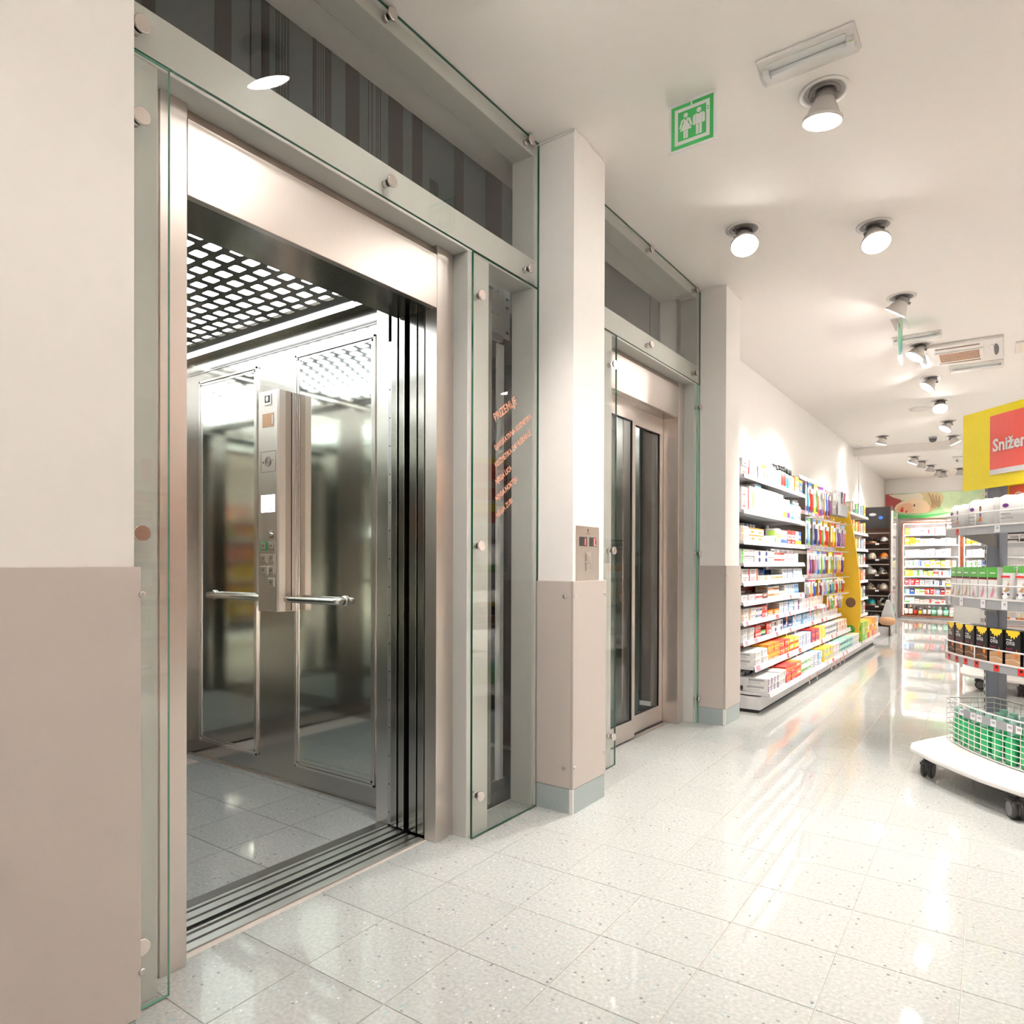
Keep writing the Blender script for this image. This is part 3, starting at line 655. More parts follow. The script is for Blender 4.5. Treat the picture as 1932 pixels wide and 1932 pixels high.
def spot(x, y, z, tx, ty, label, watts=0.5, size=84, blend=0.7, group='ceiling spotlights', lit=True, light=True):
    """tx, ty: aim in degrees towards +x / +y"""
    r = thing('ceiling_spotlight', label, 'spotlight', (x, y, z), group)
    lpart('ceiling_ring', RING, r, (0, 0, -0.0005)); lpart('recess', RECM, r, (0, 0, -0.001))
    rot = Matrix.Rotation(math.radians(ty), 4, 'X') @ Matrix.Rotation(-math.radians(tx), 4, 'Y')
    e = rot.to_euler()
    lpart('gimbal', NECK, r, (0, 0, -0.048), e)
    h = lpart('housing', HOUSE, r, (0, 0, -0.048), e)
    lpart('lens', LENS if lit else LENS_OFF, h)
    if light and lit:
        l = bpy.data.lights.new('spot_lamp', 'SPOT'); l.energy = SPOT_W * watts; l.spot_size = math.radians(size); l.spot_blend = blend; l.shadow_soft_size = 0.05; l.color = (1.0, 0.95, 0.905)
        o = bpy.data.objects.new('spot_lamp', l); COL.objects.link(o); o.parent = h; o.location = (0, 0, -0.078)
    return r
SX = -0.58
aisle = [(1.66, -10, 14, 'above the open elevator'), (2.914, -7, 4, 'with downward lens beside the emergency light'), (4.224, 10, -24, 'tilted with bright round lens, third along the aisle'),
         (5.454, -34, 10, 'tilted toward the wall, before the hanging green sign'), (6.726, -30, -14, 'partly behind the hanging green sign'), (7.967, -34, -18, 'just past the ceiling cassette unit'),
         (9.141, 4, -34, 'glaring straight at the viewer, beside the flat ceiling disc'), (10.534, -28, -20, 'second before the bulkhead in the aisle row'), (11.77, 24, 6, 'next to the dome camera at the bulkhead')]
for y, tx, ty, lb in aisle: spot(SX, y, CEIL, tx, ty, 'recessed ceiling spotlight %s' % lb, 0.85 if tx < -25 else (0.22 if y == 2.914 else 0.2 if y == 1.66 else 0.42))
spot(-1.18, 3.852, CEIL, 12, -26, 'recessed ceiling spotlight in front of the closed elevator', 0.7, 90)
spot(-1.18, 1.50, CEIL, 4, 27, 'recessed ceiling spotlight reflected in the header glass', 0.34, 74)
spot(-1.425, 11.24, CEIL, -18, 4, 'recessed ceiling spotlight close to the shoe display')
# wall washers further along the shelves
for k, (x, y, tx, ty, lit) in enumerate(((-1.16, 12.75, -24, 0, True), (-1.10, 13.35, -12, 4, False), (-1.02, 14.0, -12, 4, False), (-0.95, 14.75, -10, 4, False), (-0.62, 14.75, 0, 4, False), (-0.42, 13.95, 10, 4, False), (-0.42, 12.75, 0, -18, True))):
    spot(x, y, CEIL2, tx, ty, '%s ceiling spotlight beyond the bulkhead' % ['first lit', 'second', 'third', 'fourth', 'fifth', 'sixth', 'last lit'][k], 1.0, 95, lit=lit)
spot(-0.9, 15.0, CEIL2, 0, 14, 'ceiling spotlight shining on the lit cabinet', 1.2, 95)
# strong unseen fill lamps added over the far side to lift the ceiling
k = 0
for x in (2.7, 3.8):
    for y, pw in ((-1.2, 12.5), (1.4, 16.5), (4.0, 13.0), (7.0, 8.0), (10.4, 7.0)):
        spot(x, y, CEIL, (8 if x < 3 else 14), random.uniform(-4, 6), 'added fill spotlight over the unseen side of the shop, %s in the %s row' % (ORD[k % 5], ('inner', 'outer')[k // 5]), pw * 2.7, 92, group='added fill spotlights over the rest of the shop'); k += 1
for k, y in enumerate((3.2, 5.7, 8.3)): spot(0.78, y, CEIL, -10, 8, 'added unseen spotlight right of the island displays, %s along' % ORD[k], 0.42, 90, group='added spotlights by the islands')  # out-of-view spots added to brighten the island fronts and floor
for k, y in enumerate((-2.0, -0.75, 0.45)): spot(SX, y, CEIL, -8, 6, 'ceiling spotlight over the near end of the aisle, %s from the near wall' % ORD[k], 0.1, 90, group='spotlights over the near aisle')

# ------------------------------------------------------------------ emergency lights
def emergency(name, label, x, y, w=0.335, d=0.145, h=0.035):
    r = thing(name, label, 'emergency light', (x, y, CEIL))
    obj('back_plate', MB().box(x - w / 2, x + w / 2, y - d / 2, y + d / 2, CEIL - 0.012, CEIL - 0.0005), 'white_plastic', r, bevel=0.004)
    pr = []
    for k in range(9):
        t = k / 8.0; yy = -d / 2 + 0.006 + t * (d - 0.012); pr.append((yy, -0.012 - h * math.sin(PI * min(1, max(0, t))) ** 0.5))
    c = MB()
    for (a, b) in zip(pr, pr[1:]):
        c.quad((x - w / 2 + 0.006, y + a[0], CEIL + a[1]), (x + w / 2 - 0.006, y + a[0], CEIL + a[1]), (x + w / 2 - 0.006, y + b[0], CEIL + b[1]), (x - w / 2 + 0.006, y + b[0], CEIL + b[1]))
    for xx in (x - w / 2 + 0.006, x + w / 2 - 0.006): c.poly([(xx, y + a[0], CEIL + a[1]) for a in pr])
    obj('diffuser', c, 'clear_plastic', r)
    obj('tube', MB().tube([(x - w * 0.42, y, CEIL - 0.022), (x + w * 0.42, y, CEIL - 0.022)], 0.008, 10), 'white_paint', r)
    for s in (-1, 1): obj('tube_holder', MB().box(x + s * w * 0.43 - 0.012, x + s * w * 0.43 + 0.012, y - 0.018, y + 0.018, CEIL - 0.032, CEIL - 0.012), 'white_plastic', r)
    obj('reflector', MB().box(x - w * 0.40, x + w * 0.40, y - 0.045, y + 0.045, CEIL - 0.0145, CEIL - 0.0125), 'white_paint', r)
    obj('indicator', MB().lathe([(0.003, 0), (0.003, -0.002)], 8).xf(Matrix.Translation((x + w * 0.44, y - 0.035, CEIL - 0.038))), 'print_lime', r)
emergency('emergency_light', 'clear emergency light with green indicator beside the elevator sign', -0.588, 2.662)
emergency('emergency_light', 'slim emergency light behind the hanging green sign', -0.573, 6.45, 0.35, 0.12)
emergency('emergency_light', 'wide clear ceiling light just beyond the cassette unit', -0.205, 7.72, 0.42, 0.22)
pn = thing('ceiling_hatch', 'small pale framed ceiling panel cut by the frame edge', 'ceiling panel', (0.2, 7.27, CEIL))
obj('frame', MB().box(0.085, 0.45, 7.10, 7.45, CEIL - 0.014, CEIL - 0.0005), 'white_plastic', pn, bevel=0.004)
obj('insert', MB().box(0.105, 0.43, 7.13, 7.42, CEIL - 0.016, CEIL - 0.0141), 'print_cream', pn)

# ------------------------------------------------------------------ hanging elevator signs
def man(mb, M, cx, y0, s, mat):
    def P2(pts): mb.poly([tuple(M @ Vector((cx + x * s, y0 + y * s, 0))) for x, y in pts], mat)
    P2([(0.5 * 0.19 * math.cos(2 * PI * k / 14), 0.905 + 0.095 * math.sin(2 * PI * k / 14)) for k in range(14)])
    P2([(-0.125, 0.40), (0.125, 0.40), (0.125, 0.78), (0.06, 0.79), (0.0, 0.745), (-0.06, 0.79), (-0.125, 0.78)])
    for q in (-1, 1):
        P2([(q * 0.135, 0.40), (q * 0.19, 0.38), (q * 0.235, 0.42), (q * 0.235, 0.70), (q * 0.20, 0.765), (q * 0.135, 0.785)][::q])
        P2([(q * 0.012, 0.02), (q * 0.05, 0.0), (q * 0.115, 0.02), (q * 0.115, 0.39), (q * 0.012, 0.39)][::q])
def woman(mb, M, cx, y0, s, mat):
    def P2(pts): mb.poly([tuple(M @ Vector((cx + x * s, y0 + y * s, 0))) for x, y in pts], mat)
    P2([(0.5 * 0.18 * math.cos(2 * PI * k / 14), 0.90 + 0.09 * math.sin(2 * PI * k / 14)) for k in range(14)])
    P2([(-0.24, 0.33), (0.24, 0.33), (0.08, 0.62), (0.10, 0.78), (0.05, 0.79), (0.03, 0.72), (-0.03, 0.72), (-0.05, 0.79), (-0.10, 0.78), (-0.08, 0.62)])
    for q in (-1, 1):
        P2([(q * 0.235, 0.43), (q * 0.265, 0.45), (q * 0.18, 0.74), (q * 0.12, 0.78), (q * 0.10, 0.70), (q * 0.20, 0.44)][::q])
        P2([(q * 0.008, 0.02), (q * 0.05, 0.0), (q * 0.09, 0.02), (q * 0.09, 0.32), (q * 0.008, 0.32)][::q])
def pict(mb, M, s):
    """green elevator pictogram in a unit square scaled by s; mat 0 green, 1 white"""
    def R(x0, x1, y0, y1, z, mat): mb.quad(*[tuple(M @ Vector((a * s, b * s, z))) for a, b in ((x0, y0), (x1, y0), (x1, y1), (x0, y1))], mat)
    R(0.06, 0.94, 0.06, 0.94, 0.0004, 0)
    R(0.135, 0.865, 0.135, 0.865, 0.0008, 1)
    R(0.205, 0.795, 0.205, 0.795, 0.0012, 0)
    R(0.475, 0.505, 0.865, 0.941, 0.0008, 1)
    T = M @ Matrix.Translation((0, 0, 0.0016))
    woman(mb, T, 0.37 * s, 0.23 * s, 0.52 * s, 1); man(mb, T, 0.645 * s, 0.23 * s, 0.53 * s, 1)
    for q in (0, 1):
        pts = [(0.805, 0.70), (0.855, 0.70), (0.83, 0.735)] if q == 0 else [(0.805, 0.68), (0.83, 0.645), (0.855, 0.68)]
        mb.poly([tuple(T @ Vector((a * s, b * s, 0))) for a, b in pts], 0)
sg = thing('elevator_sign', 'green pictogram sign of a woman and a man hanging from the ceiling', 'sign', (-1.02, 2.65, 2.74))
obj('board', MB().box(-1.118, -0.920, 2.6505, 2.6535, 2.741, 2.9395), 'sign_white', sg)
pg = MB(); pict(pg, frame((-1.118, 2.6503, 2.741), (1, 0, 0), (0, 0, 1)), 0.198); obj('pictogram', pg, ['sign_green', 'sign_white'], sg)
sg2 = thing('direction_sign', 'folded green and white sign seen edge-on below the ceiling', 'sign', (-0.64, 5.95, 2.62))
obj('base_plate', MB().box(-0.70, -0.60, 5.90, 6.22, CEIL - 0.004, CEIL - 0.0005), 'clear_plastic', sg2)
obj('board', MB().box(-0.655, -0.650, 5.93, 6.20, 2.63, CEIL - 0.004), 'sign_white', sg2)
gb = MB().box(-0.6498, -0.6485, 5.945, 6.185, 2.645, CEIL - 0.02); obj('green_face', gb, 'sign_green', sg2)
obj('arrow', MB().box(-0.6484, -0.6478, 5.98, 6.06, 2.70, 2.90).box(-0.6484, -0.6478, 6.09, 6.16, 2.66, 2.80), 'print_sky', sg2)

# ------------------------------------------------------------------ cassette air conditioners
def cassette(label, x0, x1, y0, y1, z):
    a = thing('air_conditioner', label, 'air conditioner', ((x0 + x1) / 2, (y0 + y1) / 2, z))
    w, d = x1 - x0, y1 - y0
    obj('panel', MB().box(x0, x1, y0, y1, z - 0.028, z - 0.0005), 'white_plastic', a, bevel=0.008)
    z0 = z - 0.0285
    g = obj('intake_frame', MB().box(x0 + w * 0.22, x1 - w * 0.22, y0 + d * 0.30, y1 - d * 0.20, z0 - 0.006, z0), 'white_plastic', a, bevel=0.003)
    gx0, gx1, gy0, gy1 = x0 + w * 0.27, x1 - w * 0.27, y0 + d * 0.36, y1 - d * 0.26
    obj('intake_back', MB().box(gx0, gx1, gy0, gy1, z0 - 0.0066, z0 - 0.0061), 'print_brown', g)
    gl = MB()
    for k in range(4): yy = gy0 + (gy1 - gy0) * k / 3; gl.box(gx0, gx1, yy - 0.003, yy + 0.003, z0 - 0.011, z0 - 0.0067)
    for k in range(26): xx = gx0 + (gx1 - gx0) * k / 25; gl.box(xx - 0.0022, xx + 0.0022, gy0, gy1, z0 - 0.010, z0 - 0.0067)
    obj('intake_grille', gl, 'print_tan', g)
    obj('air_slot', MB().box(x0 + w * 0.24, x1 - w * 0.26, y0 + d * 0.10, y0 + d * 0.15, z0 - 0.002, z0 - 0.0002), 'print_brown', a)
    obj('air_slot', MB().box(x0 + w * 0.24, x1 - w * 0.26, y1 - d * 0.13, y1 - d * 0.09, z0 - 0.002, z0 - 0.0002), 'print_brown', a)
    for s in (0, 1):
        cx = x0 + w * 0.085 if s == 0 else x1 - w * 0.085
        pts = [(cx + (0.022 * math.cos(t) if (s == 0) == (math.cos(t) < 0) else 0.012 * math.cos(t)) , (y0 + y1) / 2 + d * 0.27 * math.sin(t)) for t in [2 * PI * k / 20 for k in range(20)]]
        obj('side_louvre', MB().prism(pts, z0 - 0.004, z0 - 0.0002), 'print_black', a)
        cx2 = cx + (0.026 if s == 0 else -0.026)
        obj('louvre_flap', MB().prism([(cx2 + 0.014 * math.cos(t), (y0 + y1) / 2 + d * 0.27 * math.sin(t)) for t in [2 * PI * k / 16 for k in range(16)]], z0 - 0.007, z0 - 0.0002), 'white_plastic', a)
cassette('cream cassette air conditioner with brown intake grille in the aisle ceiling', -0.625, 0.003, 6.80, 7.465, CEIL)
cassette('cassette air conditioner beyond the bulkhead near the end wall', -0.66, 0.0, 13.1, 13.75, CEIL2)
# small round ceiling things
cm = thing('dome_camera', 'small black dome camera under the ceiling near the bulkhead', 'camera', (-0.833, 11.744, CEIL))
obj('mount', MB().lathe([(0.055, -0.0005), (0.055, -0.02), (0.05, -0.024)], 20).xf(Matrix.Translation((-0.833, 11.744, CEIL))), 'grey_plastic', cm)
obj('dome', MB().lathe([(0.05, -0.024), (0.047, -0.045), (0.036, -0.062), (0.018, -0.072), (0.001, -0.074)], 20).xf(Matrix.Translation((-0.833, 11.744, CEIL))), 'dark_plastic', cm)
dc = thing('ceiling_speaker', 'flat round ceiling disc beside the glaring spotlight', 'speaker', (-0.80, 9.5, CEIL))
obj('rim', MB().lathe([(0.125, -0.0005), (0.125, -0.006), (0.112, -0.009)], 28).xf(Matrix.Translation((-0.80, 9.5, CEIL))), 'white_plastic', dc)
obj('grille', MB().lathe([(0.111, -0.0095), (0.06, -0.011), (0.001, -0.0115)], 28).xf(Matrix.Translation((-0.80, 9.5, CEIL))), 'bulkhead_paint', dc)
hg = thing('hanging_rod', 'thin white rod hanging from the ceiling down to the shelves', 'rod', (-1.84, 11.93, 1.9))
obj('canopy', MB().lathe([(0.04, -0.0005), (0.04, -0.012), (0.012, -0.03)], 16).xf(Matrix.Translation((-1.84, 11.93, CEIL))), 'white_plastic', hg)
obj('rod', MB().tube([(-1.84, 11.93, CEIL - 0.03), (-1.84, 11.93, 1.66)], 0.008, 8), 'white_plastic', hg)
# ------------------------------------------------------------------ product meshes (front faces local -y, origin at the bottom centre)
PM = {}
def carton_mesh(w, d, h, body, acc, style):
    k = ('c', round(w, 3), round(d, 3), round(h, 3), body, acc, style)
    if k in PM: return PM[k]
    m_ = MB().box(-w / 2, w / 2, -d / 2, d / 2, 0, h, 0)
    yf = -d / 2 - 0.0006; xl = -w / 2 - 0.0006
    def F(a, b, c, e, mat): m_.quad((-w / 2 + a * w, yf, c * h), (-w / 2 + b * w, yf, c * h), (-w / 2 + b * w, yf, e * h), (-w / 2 + a * w, yf, e * h), mat)
    def Sd(a, b, c, e, mat): m_.quad((xl, d / 2 - a * d, c * h), (xl, d / 2 - b * d, c * h), (xl, d / 2 - b * d, e * h), (xl, d / 2 - a * d, e * h), mat)
    if style == 'a': F(0.03, 0.30, 0.06, 0.94, 1); F(0.38, 0.90, 0.58, 0.74, 2); F(0.38, 0.75, 0.34, 0.42, 2)
    elif style == 'b': F(0.0, 1.0, 0.0, 0.34, 1); F(0.2, 0.8, 0.52, 0.72, 2)
    elif style == 'c': F(0.80, 0.95, 0.0, 1.0, 1); F(0.12, 0.66, 0.56, 0.76, 2); F(0.12, 0.5, 0.28, 0.38, 1)
    elif style == 'd': F(0.0, 1.0, 0.80, 1.0, 1); F(0.3, 0.7, 0.24, 0.56, 1); F(0.1, 0.9, 0.08, 0.14, 2)
    elif style == 'e':
        n = len(m_.v); m_.poly([(w * (0.22 + 0.16 * math.cos(t)), yf, h * (0.5 + 0.38 * math.sin(t))) for t in [2 * PI * q / 12 for q in range(12)]], 1); F(0.08, 0.5, 0.58, 0.74, 2); F(0.08, 0.4, 0.3, 0.4, 2)
    elif style == 'f': F(0.0, 1.0, 0.38, 0.70, 1); F(0.2, 0.8, 0.48, 0.60, 0); F(0.08, 0.6, 0.14, 0.22, 2)
    Sd(0.15, 0.85, 0.55, 0.85, 1 if style in 'bdf' else 2); Sd(0.2, 0.7, 0.25, 0.33, 2)
    PM[k] = m_.mesh('carton', ['print_' + body, 'print_' + acc, 'print_grey' if body in ('white', 'cream') else 'print_white']); return PM[k]
def bottle_mesh(r, h, body, cap, label, neck=0.35, sy=1.0, pump=False, mats=None):
    k = ('b', r, h, body, cap, label, neck, sy, pump)
    if k in PM: return PM[k]
    hb = h * 0.70 if not pump else h * 0.74
    m_ = MB().lathe([(r * 0.9, 0), (r, h * 0.02), (r, h * 0.12), (r * 1.004, h * 0.121), (r * 1.004, h * 0.55), (r, h * 0.551), (r, hb * 0.88), (r * 0.75, hb * 0.97), (r * neck, hb), (r * neck, hb + h * 0.04)], 14, mats=[0, 0, 0, 2, 2, 2, 0, 0, 0, 0], sy=sy)
    if pump:
        m_.lathe([(r * 0.5, hb + h * 0.04), (r * 0.5, h * 0.88), (r * 0.2, h * 0.88), (r * 0.2, h * 0.97)], 10, 1, sy=sy); m_.box(-r * 0.95, r * 0.35, -r * 0.22, r * 0.22, h * 0.965, h)
        m_.m[-6:] = [1] * 6
    else: m_.lathe([(r * neck * 1.25, hb + h * 0.035), (r * neck * 1.25, h * 0.985), (r * neck, h)], 12, 1, sy=sy)
    PM[k] = m_.mesh('bottle', [body, cap, label]); return PM[k]
def pack_mesh(w, h, body, acc, stick, n=1):
    k = ('p', w, h, body, acc, stick, n)
    if k in PM: return PM[k]
    m_ = MB().box(-w / 2, w / 2, -0.0012, 0.0012, 0, h, 0)
    m_.quad((-w / 2, -0.0018, 0), (w / 2, -0.0018, 0), (w / 2, -0.0018, h * 0.20), (-w / 2, -0.0018, h * 0.20), 1)
    m_.quad((-w / 2, -0.0018, h * 0.90), (w / 2, -0.0018, h * 0.90), (w / 2, -0.0018, h), (-w / 2, -0.0018, h), 1)
    for q in range(n):
        x = (q - (n - 1) / 2) * w * 0.4
        m_.tube([(x - 0.004, -0.012, h * 0.05), (x + 0.003, -0.017, h * 0.32), (x, -0.013, h * 0.58), (x, -0.013, h * 0.80)], w * 0.095, 6, 2)
        m_.box(x - w * 0.11, x + w * 0.11, -0.026, -0.015, h * 0.63, h * 0.80, 3)
    PM[k] = m_.mesh('pack', ['print_' + body, 'print_' + acc, 'print_' + stick, 'print_white']); return PM[k]
def put(name, me, label, cat, group, x, y, z, rz):
    o = bpy.data.objects.new(name, me); COL.objects.link(o); o.location = (x, y, z); o.rotation_euler = (0, 0, rz)
    return tag(o, label, cat, group)
ACCW = {'white': 'white', 'cream': 'cream', 'silver': 'silver'}

# ------------------------------------------------------------------ wall gondola along the left wall
GX = -1.545; XB = XW + 0.04
def gondola_bay(label, y0, y1, back_top, y_at):
    g = thing('shelving_unit', label, 'shelving unit', (-1.7, (y0 + y1) / 2, 0))
    obj('back_panel', MB().box(XW + 0.012, XB, y0, y1, 0.05, back_top), 'shelf_back', g)
    for y in (y0 + 0.015, y1 - 0.015): obj('upright', MB().box(XB, XB + 0.03, y - 0.015, y + 0.015, 0.0, back_top), 'shelf_paint', g)
    return g
def shelf(g, y0, y1, ztop, zbot, xf, tickets=8, reds=(), base=False):
    zt = ztop - 0.008
    s = obj('shelf', MB().box(XB + 0.031, xf - 0.004, y0, y1, zt - 0.022, zt), 'shelf_paint', g)
    lip = MB(); xo = xf + 0.010
    lip.quad((xf, y0, ztop), (xf, y1, ztop), (xo, y1, zbot), (xo, y0, zbot)).quad((xf - 0.003, y0, ztop), (xf - 0.003, y1, ztop), (xf, y1, ztop), (xf, y0, ztop)).quad((xf - 0.003, y0, ztop), (xf, y0, ztop), (xo, y0, zbot), (xo - 0.003, y0, zbot)).quad((xo - 0.003, y0, zbot), (xo - 0.003, y1, zbot), (xf - 0.003, y1, ztop), (xf - 0.003, y0, ztop))
    obj('price_rail', lip, 'shelf_paint', s)
    L = y1 - y0
    for k in range(tickets):
        a = y0 + L * (k + 0.25 + random.uniform(-0.12, 0.12)) / tickets; b = a + random.choice((0.05, 0.06, 0.09)); b = min(b, y1 - 0.005)
        col = 'print_red' if k in reds else ('ticket_paper' if random.random() < 0.8 else 'print_pink')
        t = MB(); e = 0.0012; f0, f1 = 0.12, 0.88
        p = lambda f, y: (xf + (xo - xf) * f + e, y, ztop + (zbot - ztop) * f)
        t.quad(p(f1, a), p(f1, b), p(f0, b), p(f0, a)); t.quad(tuple(Vector(p(0.62, a + (b - a) * 0.2)) + Vector((0.0005, 0, 0))), tuple(Vector(p(0.62, a + (b - a) * 0.75)) + Vector((0.0005, 0, 0))), tuple(Vector(p(0.42, a + (b - a) * 0.75)) + Vector((0.0005, 0, 0))), tuple(Vector(p(0.42, a + (b - a) * 0.2)) + Vector((0.0005, 0, 0))), 1)
        obj('price_ticket', t, [col, 'print_grey'], s)
    return s, zt
def promo(s, xf, y, z, n=0.085):
    t = MB().box(xf + 0.012, xf + 0.0128, y, y + 0.028, z - n, z + 0.012).box(xf + 0.0129, xf + 0.0134, y, y + 0.028, z - n * 0.6, z, 1)
    obj('promo_tag', t, ['print_white', 'print_red'], s)
A0, A1 = 5.06, 6.97
g1 = gondola_bay('tall white wall shelving packed with toothpaste cartons beside the pillar', A0, A1, 1.93, 5.06)
g2 = gondola_bay('wall shelving with hanging toothbrush packs before the yellow divider', 6.99, 8.98, 2.02, 7.0)
g3 = gondola_bay('narrow wall shelving just past the yellow divider', 9.10, 10.50, 2.02, 9.1)
LV = [(1.748, 1.71, GX), (1.487, 1.449, GX), (1.26, 1.222, GX), (1.094, 1.057, GX), (0.949, 0.912, GX), (0.804, 0.766, GX), (0.654, 0.618, GX), (0.509, 0.470, GX), (0.337, 0.291, -1.46), (0.157, 0.119, -1.354)]
SURF = []
for i, (a, b, xf) in enumerate(LV):
    s, zt = shelf(g1, A0, A1, a, b, xf, 9, reds=((6, 8) if i in (5,) else (4, 6) if i in (6, 7, 8) else ()))
    SURF.append(zt)
    if i in (6, 7, 8, 9):
        for q in range(2): promo(s, xf, A0 + 1.2 + q * 0.3, b, 0.018 if i in (7, 8) else 0.07)
SH = ['top', 'second', 'third', 'fourth', 'fifth', 'sixth', 'seventh', 'eighth', 'ninth', 'bottom']
s2 = {}
for i, yend in ((6, 7.92), (7, 8.85), (8, 8.93), (9, 8.98)):
    s2[i], zt = shelf(g2, 6.99, yend, LV[i][0], LV[i][1], LV[i][2], 8, reds=(1, 3, 4))
    for q in range(4): promo(s2[i], LV[i][2], 7.1 + q * 0.22 + 0.1 * i / 9, LV[i][1], 0.018 if i in (7, 8) else 0.07)
shelf(g2, 6.99, 8.2, 1.945, 1.905, -1.60, 4)
shelf(g3, 9.10, 10.50, 0.157, 0.119, -1.354, 6)
for g, y0, y1 in ((g1, A0, A1), (g2, 6.975, 8.985), (g3, 8.99, 10.50)):
    obj('kickplate', MB().box(-1.9, -1.417, y0, y1, 0.022, 0.117), 'shelf_paint', g)
    obj('foot_shade_block', MB().box(-1.88, -1.43, y0, y1, 0.0, 0.0215), 'black', g)  # solid black block painted in for the shade under the kickplate
obj('end_bracket', MB().prism([(-1.90, 0), (-1.50, 0), (-1.50, 0.06), (-1.90, 0.10)], 0, 0.003).xf(Matrix.Translation((0, A0 - 0.001, 0.19)) @ Matrix.Rotation(PI / 2, 4, 'X')), 'shelf_paint', g1)

cnt = {}
def wall_row(si, y0, y1, specs, xf=None, z=None, where=None, push=0.0, unit='from the pillar'):
    """specs: (kind, body, accent, style, w, d, h, count, stack)"""
    y = y0; z = SURF[si] if z is None else z; xf = LV[si][2] if xf is None else xf
    where = where or ('on the %s shelf' % SH[si])
    for (kind, body, acc, style, wd, dp, h, count, stack) in specs:
        for _ in range(count):
            if y + wd > y1 + 0.001: return
            key = where; n = cnt.get(key, 0); cnt[key] = n + 1
            nth = ORD[min(n, len(ORD) - 1)]
            for lv in range(stack):
                if kind == 'carton':
                    me = carton_mesh(wd - 0.006, dp, h - 0.001, body, acc, style)
                    lb = '%s carton with %s print, %s %s %s' % (body, acc, nth, unit, where)
                    if stack == 2: lb += ', ' + ('lower' if lv == 0 else 'upper')
                    elif stack > 2: lb += ', ' + ('lowest', 'middle', 'uppermost')[lv]
                    put('toothpaste_carton', me, lb, 'carton', 'cartons on the wall shelves', xf - 0.012 - push - dp / 2 - random.uniform(0, 0.008), y + wd / 2, z + lv * h + 0.0005, PI / 2 + random.uniform(-0.02, 0.02))
                else:
                    me = bottle_mesh(wd * 0.44, h, 'print_' + body, 'print_' + acc, 'print_' + style, pump=(kind == 'pump'), neck=0.42)
                    put('mouthwash_bottle', me, '%s %s with %s cap, %s %s %s' % (body, 'pump bottle' if kind == 'pump' else 'bottle', acc, nth, unit, where), 'bottle', 'bottles on the wall shelves', xf - 0.012 - push - wd * 0.45, y + wd / 2, z + 0.0005, PI / 2)
            y += wd
C = 'carton'
wall_row(0, A0 + 0.01, A1, [(C, 'white', 'red', 'c', 0.20, 0.10, 0.062, 1, 2), (C, 'white', 'grey', 'e', 0.19, 0.10, 0.058, 1, 2), (C, 'white', 'navy', 'a', 0.14, 0.08, 0.11, 1, 1), (C, 'white', 'yellow', 'd', 0.11, 0.08, 0.13, 1, 1), (C, 'white', 'blue', 'c', 0.12, 0.08, 0.15, 1, 1), (C, 'white', 'mint', 'c', 0.10, 0.08, 0.15, 2, 1),
                            ('pump', 'white', 'black', 'sky', 0.085, 0.08, 0.19, 2, 1), ('pump', 'white', 'black', 'red', 0.085, 0.08, 0.20, 2, 1), ('bottle', 'teal', 'black', 'teal', 0.10, 0.08, 0.21, 1, 1), ('bottle', 'sky', 'black', 'white', 0.09, 0.08, 0.20, 2, 1), (C, 'orange', 'white', 'b', 0.15, 0.08, 0.15, 1, 1), (C, 'blue', 'orange', 'd', 0.15, 0.08, 0.13, 1, 1)])
wall_row(1, A0 + 0.01, A1, [(C, 'white', 'red', 'c', 0.18, 0.10, 0.085, 1, 2), (C, 'white', 'yellow', 'e', 0.15, 0.11, 0.19, 1, 1), (C, 'white', 'sky', 'd', 0.17, 0.12, 0.22, 1, 1), (C, 'white', 'cream', 'c', 0.17, 0.12, 0.20, 4, 1), (C, 'white', 'yellow', 'b', 0.12, 0.1, 0.17, 1, 1), (C, 'white', 'purple', 'b', 0.10, 0.1, 0.17, 1, 1),
                            ('bottle', 'sky', 'black', 'white', 0.09, 0.08, 0.20, 1, 1), ('bottle', 'teal', 'black', 'sky', 0.10, 0.08, 0.21, 1, 1), ('bottle', 'sky', 'grey', 'white', 0.085, 0.08, 0.19, 1, 1), ('pump', 'white', 'white', 'grey', 0.085, 0.08, 0.20, 4, 1)])
wall_row(2, A0 + 0.01, A1, [(C, 'white', 'tan', 'a', 0.19, 0.10, 0.055, 1, 2), (C, 'white', 'orange', 'd', 0.20, 0.10, 0.052, 2, 2), (C, 'white', 'mint', 'c', 0.20, 0.10, 0.055, 1, 1), (C, 'white', 'green', 'e', 0.18, 0.10, 0.055, 1, 1), (C, 'white', 'lime', 'f', 0.13, 0.09, 0.13, 1, 1), (C, 'white', 'blue', 'b', 0.12, 0.09, 0.12, 2, 1), (C, 'red', 'white', 'f', 0.14, 0.09, 0.13, 2, 1), (C, 'white', 'yellow', 'b', 0.12, 0.09, 0.13, 1, 1), (C, 'blue', 'yellow', 'b', 0.10, 0.09, 0.13, 1, 1)])
wall_row(2, A0 + 0.55, A1 - 0.7, [('bottle', 'teal', 'grey', 'teal', 0.10, 0.1, 0.16, 4, 1)], push=0.14, where='behind cartons on the third shelf')
wall_row(3, A0 + 0.01, A1, [(C, 'white', 'green', 'a', 0.17, 0.10, 0.052, 1, 2), (C, 'white', 'grey', 'c', 0.16, 0.10, 0.052, 1, 2), (C, 'white', 'navy', 'e', 0.19, 0.10, 0.05, 2, 2), (C, 'white', 'pink', 'c', 0.18, 0.10, 0.048, 1, 2), (C, 'white', 'red', 'f', 0.17, 0.10, 0.052, 2, 2), (C, 'white', 'pink', 'd', 0.17, 0.09, 0.044, 2, 2), (C, 'white', 'sky', 'c', 0.17, 0.09, 0.046, 2, 2)])
